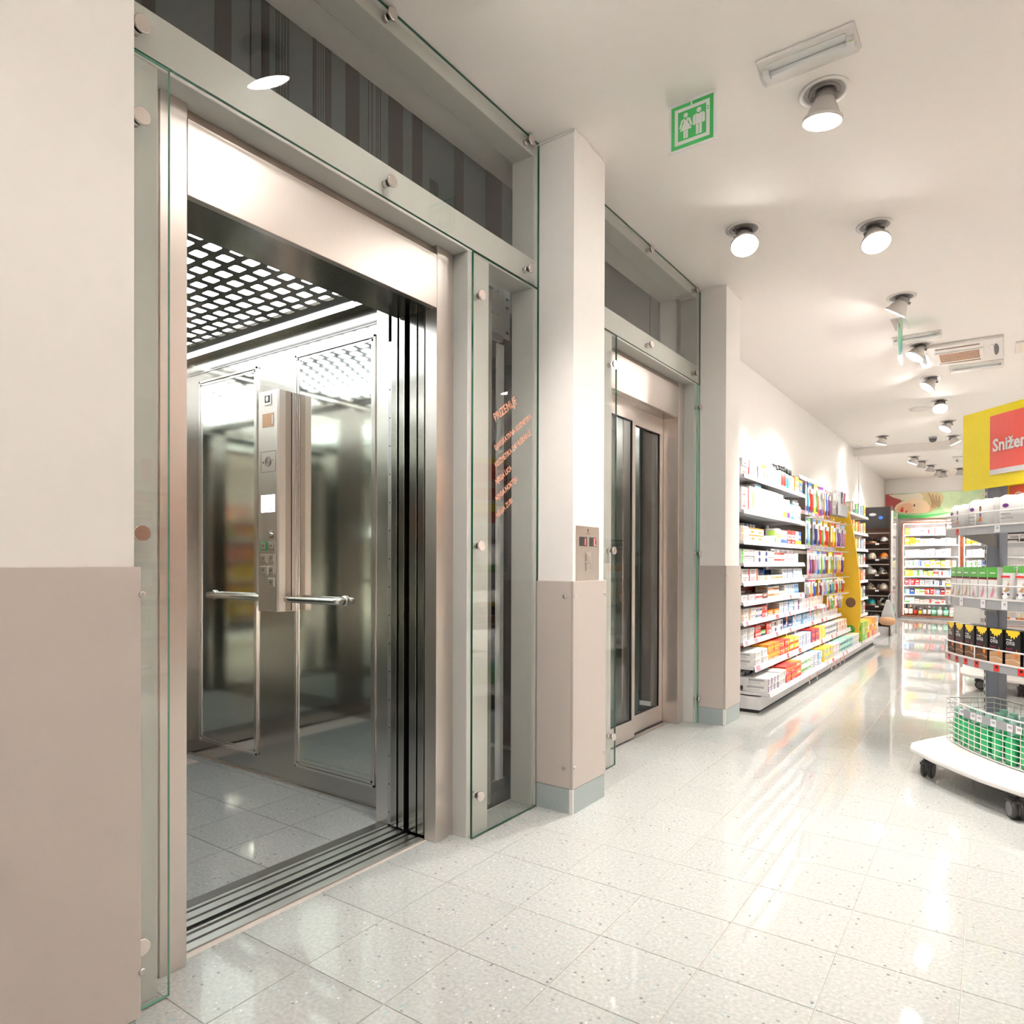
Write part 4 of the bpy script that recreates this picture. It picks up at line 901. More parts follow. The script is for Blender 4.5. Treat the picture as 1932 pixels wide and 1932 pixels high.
wall_row(4, A0 + 0.03, A1, [(C, 'white', 'red', 'c', 0.21, 0.10, 0.05, 2, 2), (C, 'white', 'tan', 'a', 0.18, 0.10, 0.045, 2, 1), (C, 'white', 'orange', 'f', 0.19, 0.10, 0.046, 2, 1), (C, 'white', 'blue', 'c', 0.18, 0.10, 0.048, 2, 2), (C, 'white', 'sky', 'e', 0.17, 0.10, 0.048, 2, 2)])
wall_row(4, A0 + 0.75, A1 - 0.5, [(C, 'silver', 'grey', 'b', 0.22, 0.09, 0.09, 1, 1), (C, 'blue', 'navy', 'b', 0.18, 0.09, 0.085, 2, 1)], push=0.14, where='behind cartons on the fifth shelf')
wall_row(5, A0 + 0.02, A1, [(C, 'white', 'pink', 'c', 0.18, 0.10, 0.048, 2, 1), (C, 'white', 'red', 'f', 0.17, 0.10, 0.046, 1, 1), (C, 'brown', 'maroon', 'b', 0.16, 0.10, 0.05, 1, 1), (C, 'white', 'orange', 'f', 0.18, 0.10, 0.048, 2, 2), (C, 'white', 'lime', 'c', 0.17, 0.10, 0.05, 1, 1), (C, 'white', 'sky', 'e', 0.18, 0.10, 0.05, 2, 2), (C, 'sky', 'blue', 'f', 0.17, 0.1, 0.05, 1, 2)])
wall_row(5, A0 + 0.05, A1 - 0.6, [(C, 'white', 'grey', 'a', 0.18, 0.09, 0.09, 2, 1), (C, 'brown', 'maroon', 'b', 0.2, 0.09, 0.09, 1, 1), (C, 'red', 'tan', 'b', 0.18, 0.09, 0.09, 2, 1)], push=0.14, where='behind cartons on the sixth shelf')
wall_row(6, A0 + 0.02, A1, [(C, 'white', 'tan', 'a', 0.18, 0.10, 0.048, 2, 2), (C, 'white', 'navy', 'f', 0.17, 0.10, 0.046, 1, 2), (C, 'red', 'white', 'e', 0.17, 0.10, 0.048, 1, 2), (C, 'orange', 'white', 'b', 0.18, 0.10, 0.05, 2, 1), (C, 'white', 'blue', 'c', 0.16, 0.10, 0.05, 2, 2), (C, 'sky', 'white', 'b', 0.16, 0.10, 0.05, 1, 2), (C, 'white', 'purple', 'a', 0.17, 0.1, 0.05, 2, 2)])
wall_row(7, A0 + 0.02, A1, [(C, 'white', 'grey', 'a', 0.17, 0.10, 0.045, 2, 2), (C, 'red', 'white', 'f', 0.16, 0.10, 0.047, 1, 2), (C, 'green', 'navy', 'b', 0.15, 0.10, 0.046, 1, 1), (C, 'red', 'white', 'e', 0.16, 0.10, 0.047, 1, 2), (C, 'white', 'navy', 'e', 0.18, 0.10, 0.048, 2, 2), (C, 'navy', 'sky', 'b', 0.17, 0.10, 0.05, 2, 1), (C, 'sky', 'white', 'f', 0.17, 0.10, 0.048, 2, 2)])
wall_row(8, A0 + 0.02, A1, [(C, 'white', 'grey', 'a', 0.20, 0.16, 0.05, 2, 2), (C, 'orange', 'yellow', 'f', 0.17, 0.14, 0.06, 2, 2), (C, 'red', 'yellow', 'e', 0.16, 0.14, 0.058, 2, 2), (C, 'yellow', 'red', 'b', 0.16, 0.14, 0.056, 2, 2), (C, 'white', 'blue', 'c', 0.16, 0.14, 0.055, 3, 2)])
wall_row(8, A0 + 0.02, A0 + 1.1, [(C, 'yellow', 'red', 'd', 0.17, 0.10, 0.11, 2, 1), (C, 'red', 'yellow', 'd', 0.17, 0.10, 0.12, 4, 1)], push=0.17, where='behind cartons on the ninth shelf')
wall_row(9, A0 + 0.02, A1, [(C, 'white', 'purple', 'a', 0.085, 0.18, 0.05, 4, 2), (C, 'white', 'grey', 'e', 0.17, 0.16, 0.055, 1, 2), (C, 'red', 'orange', 'f', 0.17, 0.15, 0.062, 2, 2), (C, 'orange', 'red', 'b', 0.16, 0.15, 0.062, 1, 2), (C, 'white', 'green', 'f', 0.17, 0.15, 0.06, 2, 2), (C, 'white', 'navy', 'c', 0.16, 0.15, 0.06, 2, 2), (C, 'sky', 'white', 'e', 0.16, 0.15, 0.06, 2, 2)])
wall_row(9, A0 + 0.02, A0 + 0.62, [(C, 'grey', 'navy', 'a', 0.15, 0.12, 0.12, 4, 1)], push=0.21, where='behind cartons on the bottom shelf')
for si, ye, sp in ((6, 7.90, [(C, 'white', 'red', 'c', 0.15, 0.1, 0.048, 2, 2), (C, 'cream', 'pink', 'e', 0.15, 0.1, 0.048, 4, 2)]), (7, 8.83, [(C, 'sky', 'white', 'f', 0.15, 0.1, 0.047, 3, 2), (C, 'cream', 'sky', 'a', 0.14, 0.1, 0.05, 4, 2), (C, 'white', 'pink', 'c', 0.14, 0.1, 0.05, 5, 2)]),
                   (8, 8.90, [(C, 'red', 'purple', 'f', 0.15, 0.14, 0.06, 2, 2), (C, 'yellow', 'lime', 'e', 0.15, 0.14, 0.06, 2, 2), (C, 'white', 'navy', 'f', 0.15, 0.14, 0.058, 4, 2), (C, 'cream', 'red', 'a', 0.15, 0.14, 0.058, 5, 2)]), (9, 8.96, [(C, 'yellow', 'sky', 'f', 0.15, 0.15, 0.06, 3, 2), (C, 'white', 'pink', 'c', 0.15, 0.15, 0.06, 2, 2), (C, 'mint', 'navy', 'f', 0.15, 0.15, 0.06, 5, 2), (C, 'cream', 'sky', 'a', 0.15, 0.15, 0.06, 3, 2)])):
    wall_row(si, 7.0, ye, sp, where='on the %s shelf under the toothbrushes' % SH[si], unit='along')
# hanging toothbrush packs on bars
rows = [(1.885, 0.29, 8, 7.03, 8.18, 1.60), (1.535, 0.26, 13, 7.03, 8.88, 1.257), (1.215, 0.235, 14, 7.03, 8.88, 0.95), (0.925, 0.17, 13, 7.03, 8.88, None), (0.74, 0.16, 5, 8.0, 8.88, None)]
cols = [('white', 'purple', 'teal'), ('silver', 'sky', 'pink'), ('white', 'red', 'yellow'), ('cream', 'blue', 'red'), ('silver', 'navy', 'sky'), ('white', 'red', 'blue'), ('cream', 'yellow', 'green'), ('white', 'green', 'lime'), ('silver', 'pink', 'purple'), ('white', 'orange', 'red'), ('silver', 'blue', 'navy'), ('cream', 'orange', 'maroon'), ('silver', 'purple', 'grey')]
ROWN = ['top', 'second', 'third', 'fourth', 'lowest']
HOOK = MB().tube([(0, 0, 0), (0, -0.10, 0.0), (0, -0.105, 0.012)], 0.003, 4).mesh('peg_hook', ['wire_paint'])
for ri, (zt, h, n, y0, y1, zr) in enumerate(rows):
    bar = obj('hook_bar', MB().box(XB + 0.03, XB + 0.05, y0 - 0.03, y1 + 0.05, zt - 0.02, zt + 0.015), 'shelf_paint', g2)
    if zr and ri < 3:
        rail = obj('price_rail', MB().box(-1.632, -1.622, y0 - 0.02, y1 + 0.06, zr - 0.02, zr + 0.02), 'shelf_paint', g2)
        for k in range(12):
            ya = y0 + 0.02 + k * 0.155
            obj('price_ticket', MB().box(-1.6218, -1.6208, ya, ya + 0.075, zr - 0.016, zr + 0.016), 'print_pink' if (k + ri) % 4 == 1 else 'ticket_paper', rail)
    for k in range(n):
        y = y0 + (k + 0.5) * (y1 - y0) / n; rz = PI / 2 + random.uniform(-0.35, 0.1); xx = -1.545 + random.uniform(-0.03, 0.02)
        lpart('peg_hook', HOOK, bar).location = (0, 0, 0)
        hk = bar.children[-1]; hk.location = (xx - 0.02, y, zt + 0.002); hk.rotation_euler = (0, 0, PI / 2)
        c = cols[(k * 3 + ri * 4) % len(cols)]
        me = pack_mesh(0.088 if ri < 3 else 0.075, h, c[0], c[1], c[2], 1 + (k + ri) % 2)
        put('toothbrush_pack', me, '%s and %s toothbrush pack, %s along the %s hook row' % (c[0], c[1], ORD[k], ROWN[ri]), 'toothbrush pack', 'hanging toothbrush packs', xx, y, zt - h - 0.006, rz)
# leaflet tray on the top row
tr = thing('leaflet_tray', 'grey plastic tray of leaflets above the toothbrush packs', 'tray', (-1.5, 8.4, 1.62))
obj('front', MB().box(-1.478, -1.472, 8.22, 8.80, 1.63, 1.76), 'grey_plastic', tr); obj('bottom', MB().box(-1.56, -1.472, 8.22, 8.80, 1.622, 1.63), 'grey_plastic', tr); obj('back', MB().box(-1.60, -1.594, 8.22, 8.80, 1.63, 1.90), 'clear_plastic', tr)
for k, (c, a) in enumerate((('silver', 'grey'), ('silver', 'white'), ('silver', 'cream'), ('navy', 'blue'), ('white', 'blue'), ('red', 'white'))):
    put('leaflet_box', carton_mesh(0.088, 0.045, 0.27, c, a, 'c'), '%s and %s tall box, %s in the leaflet tray' % (c, a, ORD[k]), 'box', 'boxes in the leaflet tray', -1.512, 8.272 + k * 0.094, 1.632, PI / 2 + 0.06)
# yellow divider fin
fn = thing('shelf_divider', 'curved yellow divider panel standing between the shelving units', 'divider', (-1.6, 9.04, 0.12))
out = [(-1.905, 0.16), (-1.40, 0.16), (-1.394, 0.221), (-1.372, 0.40), (-1.366, 0.56), (-1.369, 0.72), (-1.376, 0.86), (-1.390, 1.02), (-1.410, 1.17), (-1.437, 1.38), (-1.470, 1.583), (-1.510, 1.72), (-1.556, 1.842), (-1.60, 1.90), (-1.905, 1.93)]
obj('panel', MB().prism(out, 0, 0.04).xf(Matrix.Translation((0, 9.075, 0)) @ Matrix.Rotation(PI / 2, 4, 'X')), 'fin_yellow', fn)
for (cx, cz, r, mt) in ((-1.475, 0.62, 0.055, 'print_brown'), (-1.475, 0.30, 0.05, 'print_green')):
    obj('printed_mark', MB().poly([(cx + r * math.cos(2 * PI * k / 16), 9.0345, cz + r * (1.1 if mt != 'print_green' else 1) * math.sin(2 * PI * k / 16)) for k in range(16)]), mt, fn)
# goods on the unit past the divider
for i, z in enumerate((1.72, 1.49, 1.28, 1.075, 0.868, 0.64, 0.424)):
    s, zt = shelf(g3, 9.10, 10.48, z, z - 0.035, -1.50, 5)
    for k in range(6):
        c = random.choice(['white', 'white', 'cream', 'sky', 'silver', 'yellow', 'orange', 'green']); a = random.choice(['red', 'blue', 'navy', 'tan', 'pink', 'green'])
        if a == c: a = 'white'
        put('care_carton', carton_mesh(0.13, 0.10, 0.13 + 0.02 * (k % 2), c, a, 'abcdef'[k]), '%s carton with %s print, %s on %s shelf past the yellow divider' % (c, a, ORD[k], SH[i]), 'carton', 'cartons past the yellow divider', -1.562, 9.26 + k * 0.205, zt + 0.001, PI / 2)
for k in range(7):
    c, a = (('lime', 'green'), ('lime', 'yellow'), ('yellow', 'red'), ('yellow', 'orange'), ('orange', 'red'), ('orange', 'yellow'), ('silver', 'tan'))[k]
    put('care_carton', carton_mesh(0.16, 0.12, 0.225, c, a, 'bf'[k % 2]), '%s tall carton with %s print, %s on the low shelf past the divider' % (c, a, ORD[k]), 'carton', 'tall cartons past the yellow divider', -1.42, 9.22 + k * 0.185, 0.150, PI / 2)

# ------------------------------------------------------------------ shoe display
sd = thing('shoe_display', 'dark brown shoe display with black picture panel on top', 'shoe display', (-1.56, 11.75, 0))
SX0, SX1, SY = -1.90, -1.375, 11.60
obj('back_panel', MB().box(SX0, SX1, SY + 0.28, SY + 0.30, 0.02, 1.96), 'wood_dark', sd)
obj('side_panel', MB().box(SX1 + 0.0005, SX1 + 0.018, SY, SY + 0.30, 0.0, 1.96), 'wood_dark', sd)
obj('side_panel', MB().box(SX0 - 0.018, SX0 - 0.0005, SY, SY + 0.30, 0.0, 1.96), 'wood_dark', sd)
pp = obj('picture_panel', MB().box(SX0, SX1, SY + 0.02, SY + 0.05, 1.62, 1.94), 'print_black', sd)
obj('picture_highlight', MB().poly([(-1.60 + 0.05 * math.cos(t), SY + 0.0195, 1.83 + 0.022 * math.sin(t)) for t in [2 * PI * k / 12 for k in range(12)]]), 'print_grey', pp)
obj('picture_highlight', MB().poly([(-1.49 + 0.03 * math.cos(t), SY + 0.0195, 1.78 + 0.025 * math.sin(t)) for t in [2 * PI * k / 12 for k in range(12)]]), 'print_blue', pp)
obj('plinth', MB().box(SX0, SX1, SY + 0.03, SY + 0.28, 0.0, 0.14), 'shelf_paint', sd)
def shoe_mesh(kind, up, sole, strap=None):
    L, Wd = 0.25, 0.088
    m_ = MB()
    def half(t): return Wd / 2 * (0.55 + 0.55 * math.sin(PI * min(1.0, max(0.02, t)) ** 0.8) ** 0.7) * (0.82 if t > 0.55 else 1.0)
    ts = [0.0, 0.05, 0.13, 0.25, 0.4, 0.55, 0.7, 0.85, 0.95, 1.0]
    hw = [0.018, 0.030, 0.040, 0.045, 0.042, 0.036, 0.034, 0.034, 0.028, 0.014]
    th = [0.022, 0.022, 0.022, 0.023, 0.026, 0.03, 0.035, 0.038, 0.038, 0.036] if kind != 'wedge' else [0.02, 0.022, 0.025, 0.03, 0.04, 0.055, 0.065, 0.07, 0.07, 0.068]
    pts = [(-L / 2 + t * L, -w_) for t, w_ in zip(ts, hw)] + [(-L / 2 + t * L, w_) for t, w_ in list(zip(ts, hw))[::-1]]
    n = len(m_.v); k = len(pts); tt = th + th[::-1]
    m_.v += [(p[0], p[1], 0) for p in pts] + [(p[0], p[1], z_) for p, z_ in zip(pts, tt)]
    m_.f.append(tuple(range(n + k - 1, n - 1, -1))); m_.m.append(1); m_.sm.append(False)
    for i in range(len(ts) - 1): m_.f.append((n + k + i, n + k + i + 1, n + k + 2 * len(ts) - 2 - i, n + k + 2 * len(ts) - 1 - i)); m_.m.append(1); m_.sm.append(False)
    for i in range(k): j = (i + 1) % k; m_.f.append((n + i, n + j, n + k + j, n + k + i)); m_.m.append(1); m_.sm.append(False)
    def arc(t, hgt, lo=0.0):
        i = max(0, min(len(ts) - 2, max(q for q in range(len(ts)) if ts[q] <= t + 1e-9) if t < 1 else len(ts) - 2)); f = (t - ts[i]) / (ts[i + 1] - ts[i])
        w_ = hw[i] + (hw[i + 1] - hw[i]) * f; z_ = th[i] + (th[i + 1] - th[i]) * f
        return [(-L / 2 + t * L, -w_ * math.cos(PI * q / 8), z_ - 0.004 + hgt * math.sin(PI * q / 8)) for q in range(9)]
    def band(seq, mat=0):
        rings = [arc(t, h_) for t, h_ in seq]; n = len(m_.v)
        for r in rings: m_.v += r
        for a in range(len(rings) - 1):
            for q in range(8): m_.f.append((n + a * 9 + q, n + a * 9 + q + 1, n + (a + 1) * 9 + q + 1, n + (a + 1) * 9 + q)); m_.m.append(mat); m_.sm.append(True)
    if kind == 'clog': band([(0.005, 0.012), (0.03, 0.040), (0.08, 0.058), (0.16, 0.070), (0.28, 0.076), (0.40, 0.074), (0.50, 0.066), (0.57, 0.052)]); band([(0.80, 0.045), (0.90, 0.052), (0.97, 0.040), (1.0, 0.012)], 2)
    elif kind == 'full': band([(0.005, 0.012), (0.03, 0.036), (0.09, 0.050), (0.20, 0.058), (0.32, 0.064), (0.44, 0.080), (0.56, 0.098), (0.72, 0.104), (0.88, 0.100), (0.96, 0.075), (1.0, 0.02)])
    else:
        band([(0.14, 0.036), (0.20, 0.042), (0.27, 0.048)]); band([(0.36, 0.055), (0.43, 0.062), (0.50, 0.066)], 2); 
        if kind == 'sandal': band([(0.60, 0.070), (0.66, 0.074)])
    me = m_.mesh('shoe', ['print_' + up, 'print_' + sole, 'print_' + (strap or up)])
    return me
shz = [1.547, 1.307, 1.075, 0.842, 0.602, 0.370, 0.150]
sty = [[('full', 'white', 'cream'), ('sandal', 'black', 'tan'), ('clog', 'silver', 'black')], [('sandal', 'navy', 'tan'), ('clog', 'cream', 'cream'), ('clog', 'orange', 'cream')], [('clog', 'cream', 'cream'), ('full', 'white', 'cream'), ('sandal', 'white', 'cream')], [('sandal', 'maroon', 'black'), ('sandal', 'cream', 'cream'), ('clog', 'cream', 'cream')], [('clog', 'tan', 'cream'), ('clog', 'teal', 'tan'), ('wedge', 'black', 'cream')], [('full', 'white', 'white'), ('clog', 'white', 'cream')]]
shname = ['top', 'second', 'third', 'fourth', 'fifth', 'lowest']
for i in range(6):
    zb = shz[i] - 0.145 if i < 6 else 0
    s = obj('shelf', MB().box(SX0, SX1, SY + 0.02, SY + 0.279, zb - 0.014, zb), 'wood_dark', sd)
    obj('shelf_edge', MB().box(SX0, SX1, SY + 0.012, SY + 0.0195, shz[i] - 0.006, shz[i] + 0.006), 'alu', s)
    for k in range(2): obj('price_ticket', MB().box(SX0 + 0.14 + k * 0.2, SX0 + 0.19 + k * 0.2, SY + 0.009, SY + 0.0115, zb - 0.03, zb - 0.006), 'ticket_paper', s)
    for k, (kd, u, so) in enumerate(sty[i]):
        x = SX0 + 0.105 + k * 0.158 + (0.06 if len(sty[i]) == 2 else 0)
        me = shoe_mesh(kd, u, so, 'white' if (kd == 'wedge') else None)
        o = put('shoe', me, '%s %s, %s on the %s shelf of the shoe display' % (u, {'full': 'closed shoe', 'clog': 'clog', 'sandal': 'sandal', 'wedge': 'striped wedge sandal'}[kd], ORD[k], shname[i]), 'shoe', 'shoes on the display', x, SY + 0.15, zb + 0.001, PI - 0.98 + random.uniform(-0.08, 0.08))
# glass strip with a boot picture beside it
gs = thing('glass_fin', 'upright frosted glass blade at the end of the shoe display', 'glass blade', (-1.31, 11.9, 0))
obj('blade', MB().box(-1.345, -1.335, 11.62, 12.15, 0.0, 1.86), 'clear_plastic', gs)
obj('edge_profile', MB().box(-1.350, -1.325, 11.605, 11.6195, 0.0, 1.88), 'white_plastic', gs)
obj('edge_profile', MB().box(-1.350, -1.325, 12.1505, 12.165, 0.0, 1.88), 'white_plastic', gs)
bt = thing('hanging_bag', 'grey and tan bag hanging at the end of the shoe display', 'bag', (-1.38, 11.55, 0.16))
bg = MB().lathe([(0.02, 0.0), (0.075, 0.008), (0.108, 0.035), (0.115, 0.07), (0.105, 0.105), (0.085, 0.125)], 20, 0, sy=0.42).xf(Matrix.Translation((-1.38, 11.52, 0.17)))
obj('body', bg, 'print_tan', bt)
obj('flap', MB().lathe([(0.100, 0.106), (0.082, 0.18), (0.052, 0.27), (0.030, 0.35), (0.022, 0.38)], 18, 0, sy=0.36).xf(Matrix.Translation((-1.375, 11.52, 0.17))), 'print_silver', bt)
obj('strap', MB().tube([(-1.375, 11.52, 0.55), (-1.365, 11.55, 0.62), (-1.340, 11.60, 0.66)], 0.006, 6), 'print_grey', bt)
# ------------------------------------------------------------------ lit wooden cabinet on the end wall
KF = 0.981; CYF = 15.60
def cz_(z): return 1.08 + (z - 1.08) * KF
def cabinet(label, x0, x1, ztop, zbot, shelves, left_stile=True):
    c = thing('display_cabinet', label, 'cabinet', ((x0 + x1) / 2, 15.74, 0))
    obj('back', MB().box(x0, x1, 15.875, 15.895, zbot, ztop), 'white_paint', c)
    obj('plinth', MB().box(x0, x1, CYF + 0.04, 15.87, 0.0, zbot - 0.03), 'shelf_paint', c)
    for x in (x0, x1 - 0.035): obj('stile', MB().box(x, x + 0.035, CYF, 15.87, zbot - 0.03, ztop + 0.03), 'wood_red', c)
    obj('rail', MB().box(x0 + 0.0355, x1 - 0.0355, CYF, 15.87, ztop, ztop + 0.03), 'wood_red', c)
    obj('rail', MB().box(x0 + 0.0355, x1 - 0.0355, CYF, 15.87, zbot - 0.03, zbot), 'wood_red', c)
    for x in (x0 + 0.036, x1 - 0.044): obj('light_strip', MB().box(x, x + 0.008, CYF + 0.01, CYF + 0.025, zbot + 0.01, ztop - 0.01), 'case_light', c)
    obj('light_strip', MB().box(x0 + 0.06, x1 - 0.06, CYF + 0.012, CYF + 0.03, ztop - 0.012, ztop - 0.001), 'case_light', c)
    for z in shelves: obj('shelf', MB().box(x0 + 0.0455, x1 - 0.0455, CYF + 0.03, 15.87, z - 0.022, z), 'white_paint', c)
    return c
zs = [cz_(z) for z in (1.673, 1.470, 1.235, 1.0325, 0.840, 0.659, 0.477, 0.307)]
CX0, CX1 = -1.635, -0.625
cabinet('lit cabinet with red-brown wooden frame full of pharmacy goods', CX0, CX1, cz_(1.90), cz_(0.055), zs)
cabinet('lit cabinet half hidden behind the island display', -0.62, 0.42, cz_(1.90), cz_(0.055), zs)
CN = ['top', 'second', 'third', 'fourth', 'fifth', 'sixth', 'seventh', 'eighth']
rowspec = [[('yellow', 'orange', 1, .13), ('pink', 'white', 1, .12), ('white', 'pink', 2, .13), ('white', 'red', 2, .12), ('white', 'cream', 3, .14)], [('yellow', 'orange', 2, .15), ('white', 'yellow', 2, .12), ('white', 'sky', 3, .11), ('white', 'cream', 3, .12)], [('white', 'cream', 4, .13), ('white', 'grey', 5, .14)],
           [('white', 'green', 2, .12), ('white', 'blue', 2, .12), ('white', 'yellow', 3, .12), ('lime', 'white', 1, .11), ('white', 'orange', 2, .12)], [('yellow', 'lime', 1, .12), ('white', 'green', 2, .11), ('lime', 'white', 2, .1), ('white', 'red', 2, .12), ('white', 'sky', 2, .12)], [('red', 'pink', 3, .11), ('silver', 'grey', 2, .11), ('white', 'navy', 3, .1), ('cream', 'yellow', 2, .12)],
           [('sky', 'blue', 1, .1), ('navy', 'blue', 1, .1), ('white', 'lime', 2, .1), ('red', 'white', 2, .11), ('sky', 'pink', 1, .1), ('maroon', 'red', 1, .11), ('white', 'orange', 3, .1)], [('white', 'green', 1, .1), ('white', 'mint', 1, .1), ('cream', 'pink', 3, .06), ('white', 'red', 3, .07)]]
for ci, (xa, xb, tagname) in enumerate(((CX0 + 0.06, CX1 - 0.06, 'framed cabinet'), (-0.55, 0.10, 'half-hidden cabinet'))):
    for ri, spec in enumerate(rowspec):
        x = xa; n = 0
        for (b, a, k, h) in spec:
            for _ in range(k):
                wd = (0.086 if ri != 4 or n else 0.14); h2 = h * KF
                if x + wd > xb: break
                put('medicine_carton', carton_mesh(wd - 0.006, 0.07, h2 + 0.008 * (n % 3), b, a, 'abdfec'[(n + ri) % 6]), '%s carton with %s print, %s on the %s shelf of the %s' % (b, a, ORD[n], CN[ri], tagname), 'carton', 'cartons in the lit cabinets', x + wd / 2, CYF + 0.085, zs[ri] + 0.0008, random.uniform(-0.05, 0.05))
                x += wd; n += 1
zb0 = cz_(0.055)
bots = [('bottle_brown', 'print_black', 'print_cream', .036, .235), ('bottle_brown', 'print_tan', 'print_cream', .036, .235), ('bottle_brown', 'print_black', 'print_red', .028, .19), ('bottle_brown', 'print_white', 'print_yellow', .030, .165), ('bottle_brown', 'print_brown', 'print_white', .032, .215), ('bottle_brown', 'print_silver', 'print_white', .032, .225), ('bottle_green', 'bottle_cap_green', 'print_mint', .047, .20), ('print_mint', 'print_white', 'print_white', .047, .20), ('bottle_green', 'bottle_cap_green', 'print_mint', .047, .20)]
bl = ['tall brown bottle with black cap', 'tall brown bottle with tan cap', 'short brown bottle with red label', 'small brown bottle with yellow label', 'brown bottle with brown cap and white label', 'brown bottle with silver cap and white label', 'green bottle beside the white-capped one', 'mint bottle with white cap', 'green bottle next to the white cartons']
x = CX0 + 0.09
for (b, c, l, r, h), lb in zip(bots, bl):
    put('syrup_bottle', bottle_mesh(r, h * 0.88, b, c, l), lb + ' at the foot of the lit cabinet', 'bottle', 'bottles at the foot of the cabinet', x, CYF + 0.09, zb0 + 0.001, 0); x += 0.078 if r < 0.034 else (0.080 if r < 0.04 else 0.097)
for k in range(2):
    for q in range(2): put('medicine_carton', carton_mesh(0.066, 0.08, 0.085, 'white', ('green', 'pink')[q], 'cf'[q]), 'white carton with %s print beside the green bottles, %s column' % (('green', 'pink')[q], ORD[k]), 'carton', 'cartons in the lit cabinets', -0.785 + k * 0.072, CYF + 0.095, zb0 + 0.001 + q * 0.0855, 0)
# panelled corner between shoe display and cabinet
jm = thing('wall_panelling', 'dark wooden corner panel with a bright light strip beside the cabinet', 'wall panel', (-1.75, 15.2, 0))
obj('board', MB().box(-1.95, -1.70, 14.6, 15.55, 0.08, 1.93), 'wood_dark', jm)
obj('light_strip', MB().box(-1.6995, -1.694, 15.30, 15.34, 0.1, 1.9), 'case_light', jm)
obj('plinth', MB().box(-1.95, -1.71, 14.62, 15.55, 0.0, 0.079), 'shelf_paint', jm)
# low counter behind the island
ct_ = thing('low_counter', 'cream counter block in front of the half-hidden cabinet', 'counter', (-0.42, 14.3, 0))
obj('body', MB().box(-0.68, -0.20, 14.2, 14.6, 0.06, 0.34), 'white_paint', ct_); obj('base', MB().box(-0.66, -0.22, 14.22, 14.58, 0.0, 0.0595), 'shelf_paint', ct_); obj('top', MB().box(-0.69, -0.19, 14.19, 14.61, 0.3405, 0.36), 'white_plastic', ct_)

# ------------------------------------------------------------------ picture panel above the cabinet
ps = thing('wall_poster', 'long colour poster of a person lying in grass above the cabinet', 'poster', (-1.1, 15.87, 2.0))
PX0, PX1, PZ0, PZ1, PY = -1.945, -0.25, 2.0, 2.505, 15.85
obj('board', MB().box(PX0, PX1, PY, 15.899, PZ0, PZ1), 'grass_print', ps)
LAY = [0.0006]
def art(name, pts, mat):
    LAY[0] += 0.0006
    obj(name, MB().poly([(PX0 + a * (PX1 - PX0), PY - LAY[0], PZ0 + b * (PZ1 - PZ0)) for a, b in pts]), mat, ps)
art('field_print', [(0.0, 0.0), (1, 0.0), (1, 0.18), (0.5, 0.10), (0.1, 0.3), (0.0, 0.3)], 'grass_print')
art('field_print', [(0.42, 1.0), (1, 1.0), (1, 0.16), (0.62, 0.22), (0.5, 0.6)], 'grass_light')
art('cloth_print', [(0.0, 1.0), (0.0, 0.30), (0.05, 0.34), (0.12, 0.33), (0.2, 0.5), (0.15, 0.8), (0.08, 1.0)], 'cloth_print')
art('arm_print', [(0.03, 0.98), (0.08, 0.86), (0.18, 0.74), (0.30, 0.66), (0.40, 0.80), (0.44, 1.0), (0.2, 0.97)], 'print_cream')
art('hair_print', [(0.36, 1.0), (0.50, 1.0), (0.58, 0.92), (0.60, 0.74), (0.57, 0.52), (0.50, 0.30), (0.45, 0.21), (0.42, 0.5), (0.40, 0.8)], 'hair_print')
for q in range(4): art('strand_print', [(0.44 + q * 0.035, 0.98 - q * 0.05), (0.455 + q * 0.035, 0.97 - q * 0.05), (0.50 + q * 0.022, 0.62 - q * 0.06), (0.465 + q * 0.016, 0.26 + q * 0.03), (0.475 + q * 0.02, 0.58 - q * 0.06)], 'hair_dark')
art('face_print', [(0.09, 0.40), (0.115, 0.56), (0.16, 0.66), (0.22, 0.74), (0.30, 0.80), (0.37, 0.78), (0.42, 0.66), (0.455, 0.48), (0.46, 0.32), (0.43, 0.22), (0.34, 0.185), (0.25, 0.20), (0.17, 0.22), (0.115, 0.30)], 'skin_light')
art('cheek_print', [(0.11, 0.38), (0.14, 0.52), (0.19, 0.60), (0.25, 0.62), (0.29, 0.56), (0.28, 0.42), (0.25, 0.28), (0.18, 0.24), (0.13, 0.30)], 'skin_print')
art('shade_print', [(0.235, 0.22), (0.25, 0.33), (0.285, 0.38), (0.30, 0.32), (0.27, 0.24)], 'skin_print')
art('lip_print', [(0.150, 0.30), (0.160, 0.39), (0.178, 0.47), (0.190, 0.43), (0.186, 0.36), (0.192, 0.31), (0.176, 0.25)], 'print_red')
art('nose_print', [(0.208, 0.235), (0.214, 0.30), (0.228, 0.33), (0.232, 0.27), (0.222, 0.225)], 'cloth_print')
art('eye_print', [(0.288, 0.50), (0.298, 0.58), (0.310, 0.56), (0.312, 0.48), (0.300, 0.44)], 'hair_dark')
art('iris_print', [(0.296, 0.50), (0.301, 0.545), (0.308, 0.53), (0.306, 0.47)], 'print_black')
art('brow_print', [(0.338, 0.40), (0.346, 0.50), (0.344, 0.60), (0.338, 0.62), (0.341, 0.50)], 'hair_print')
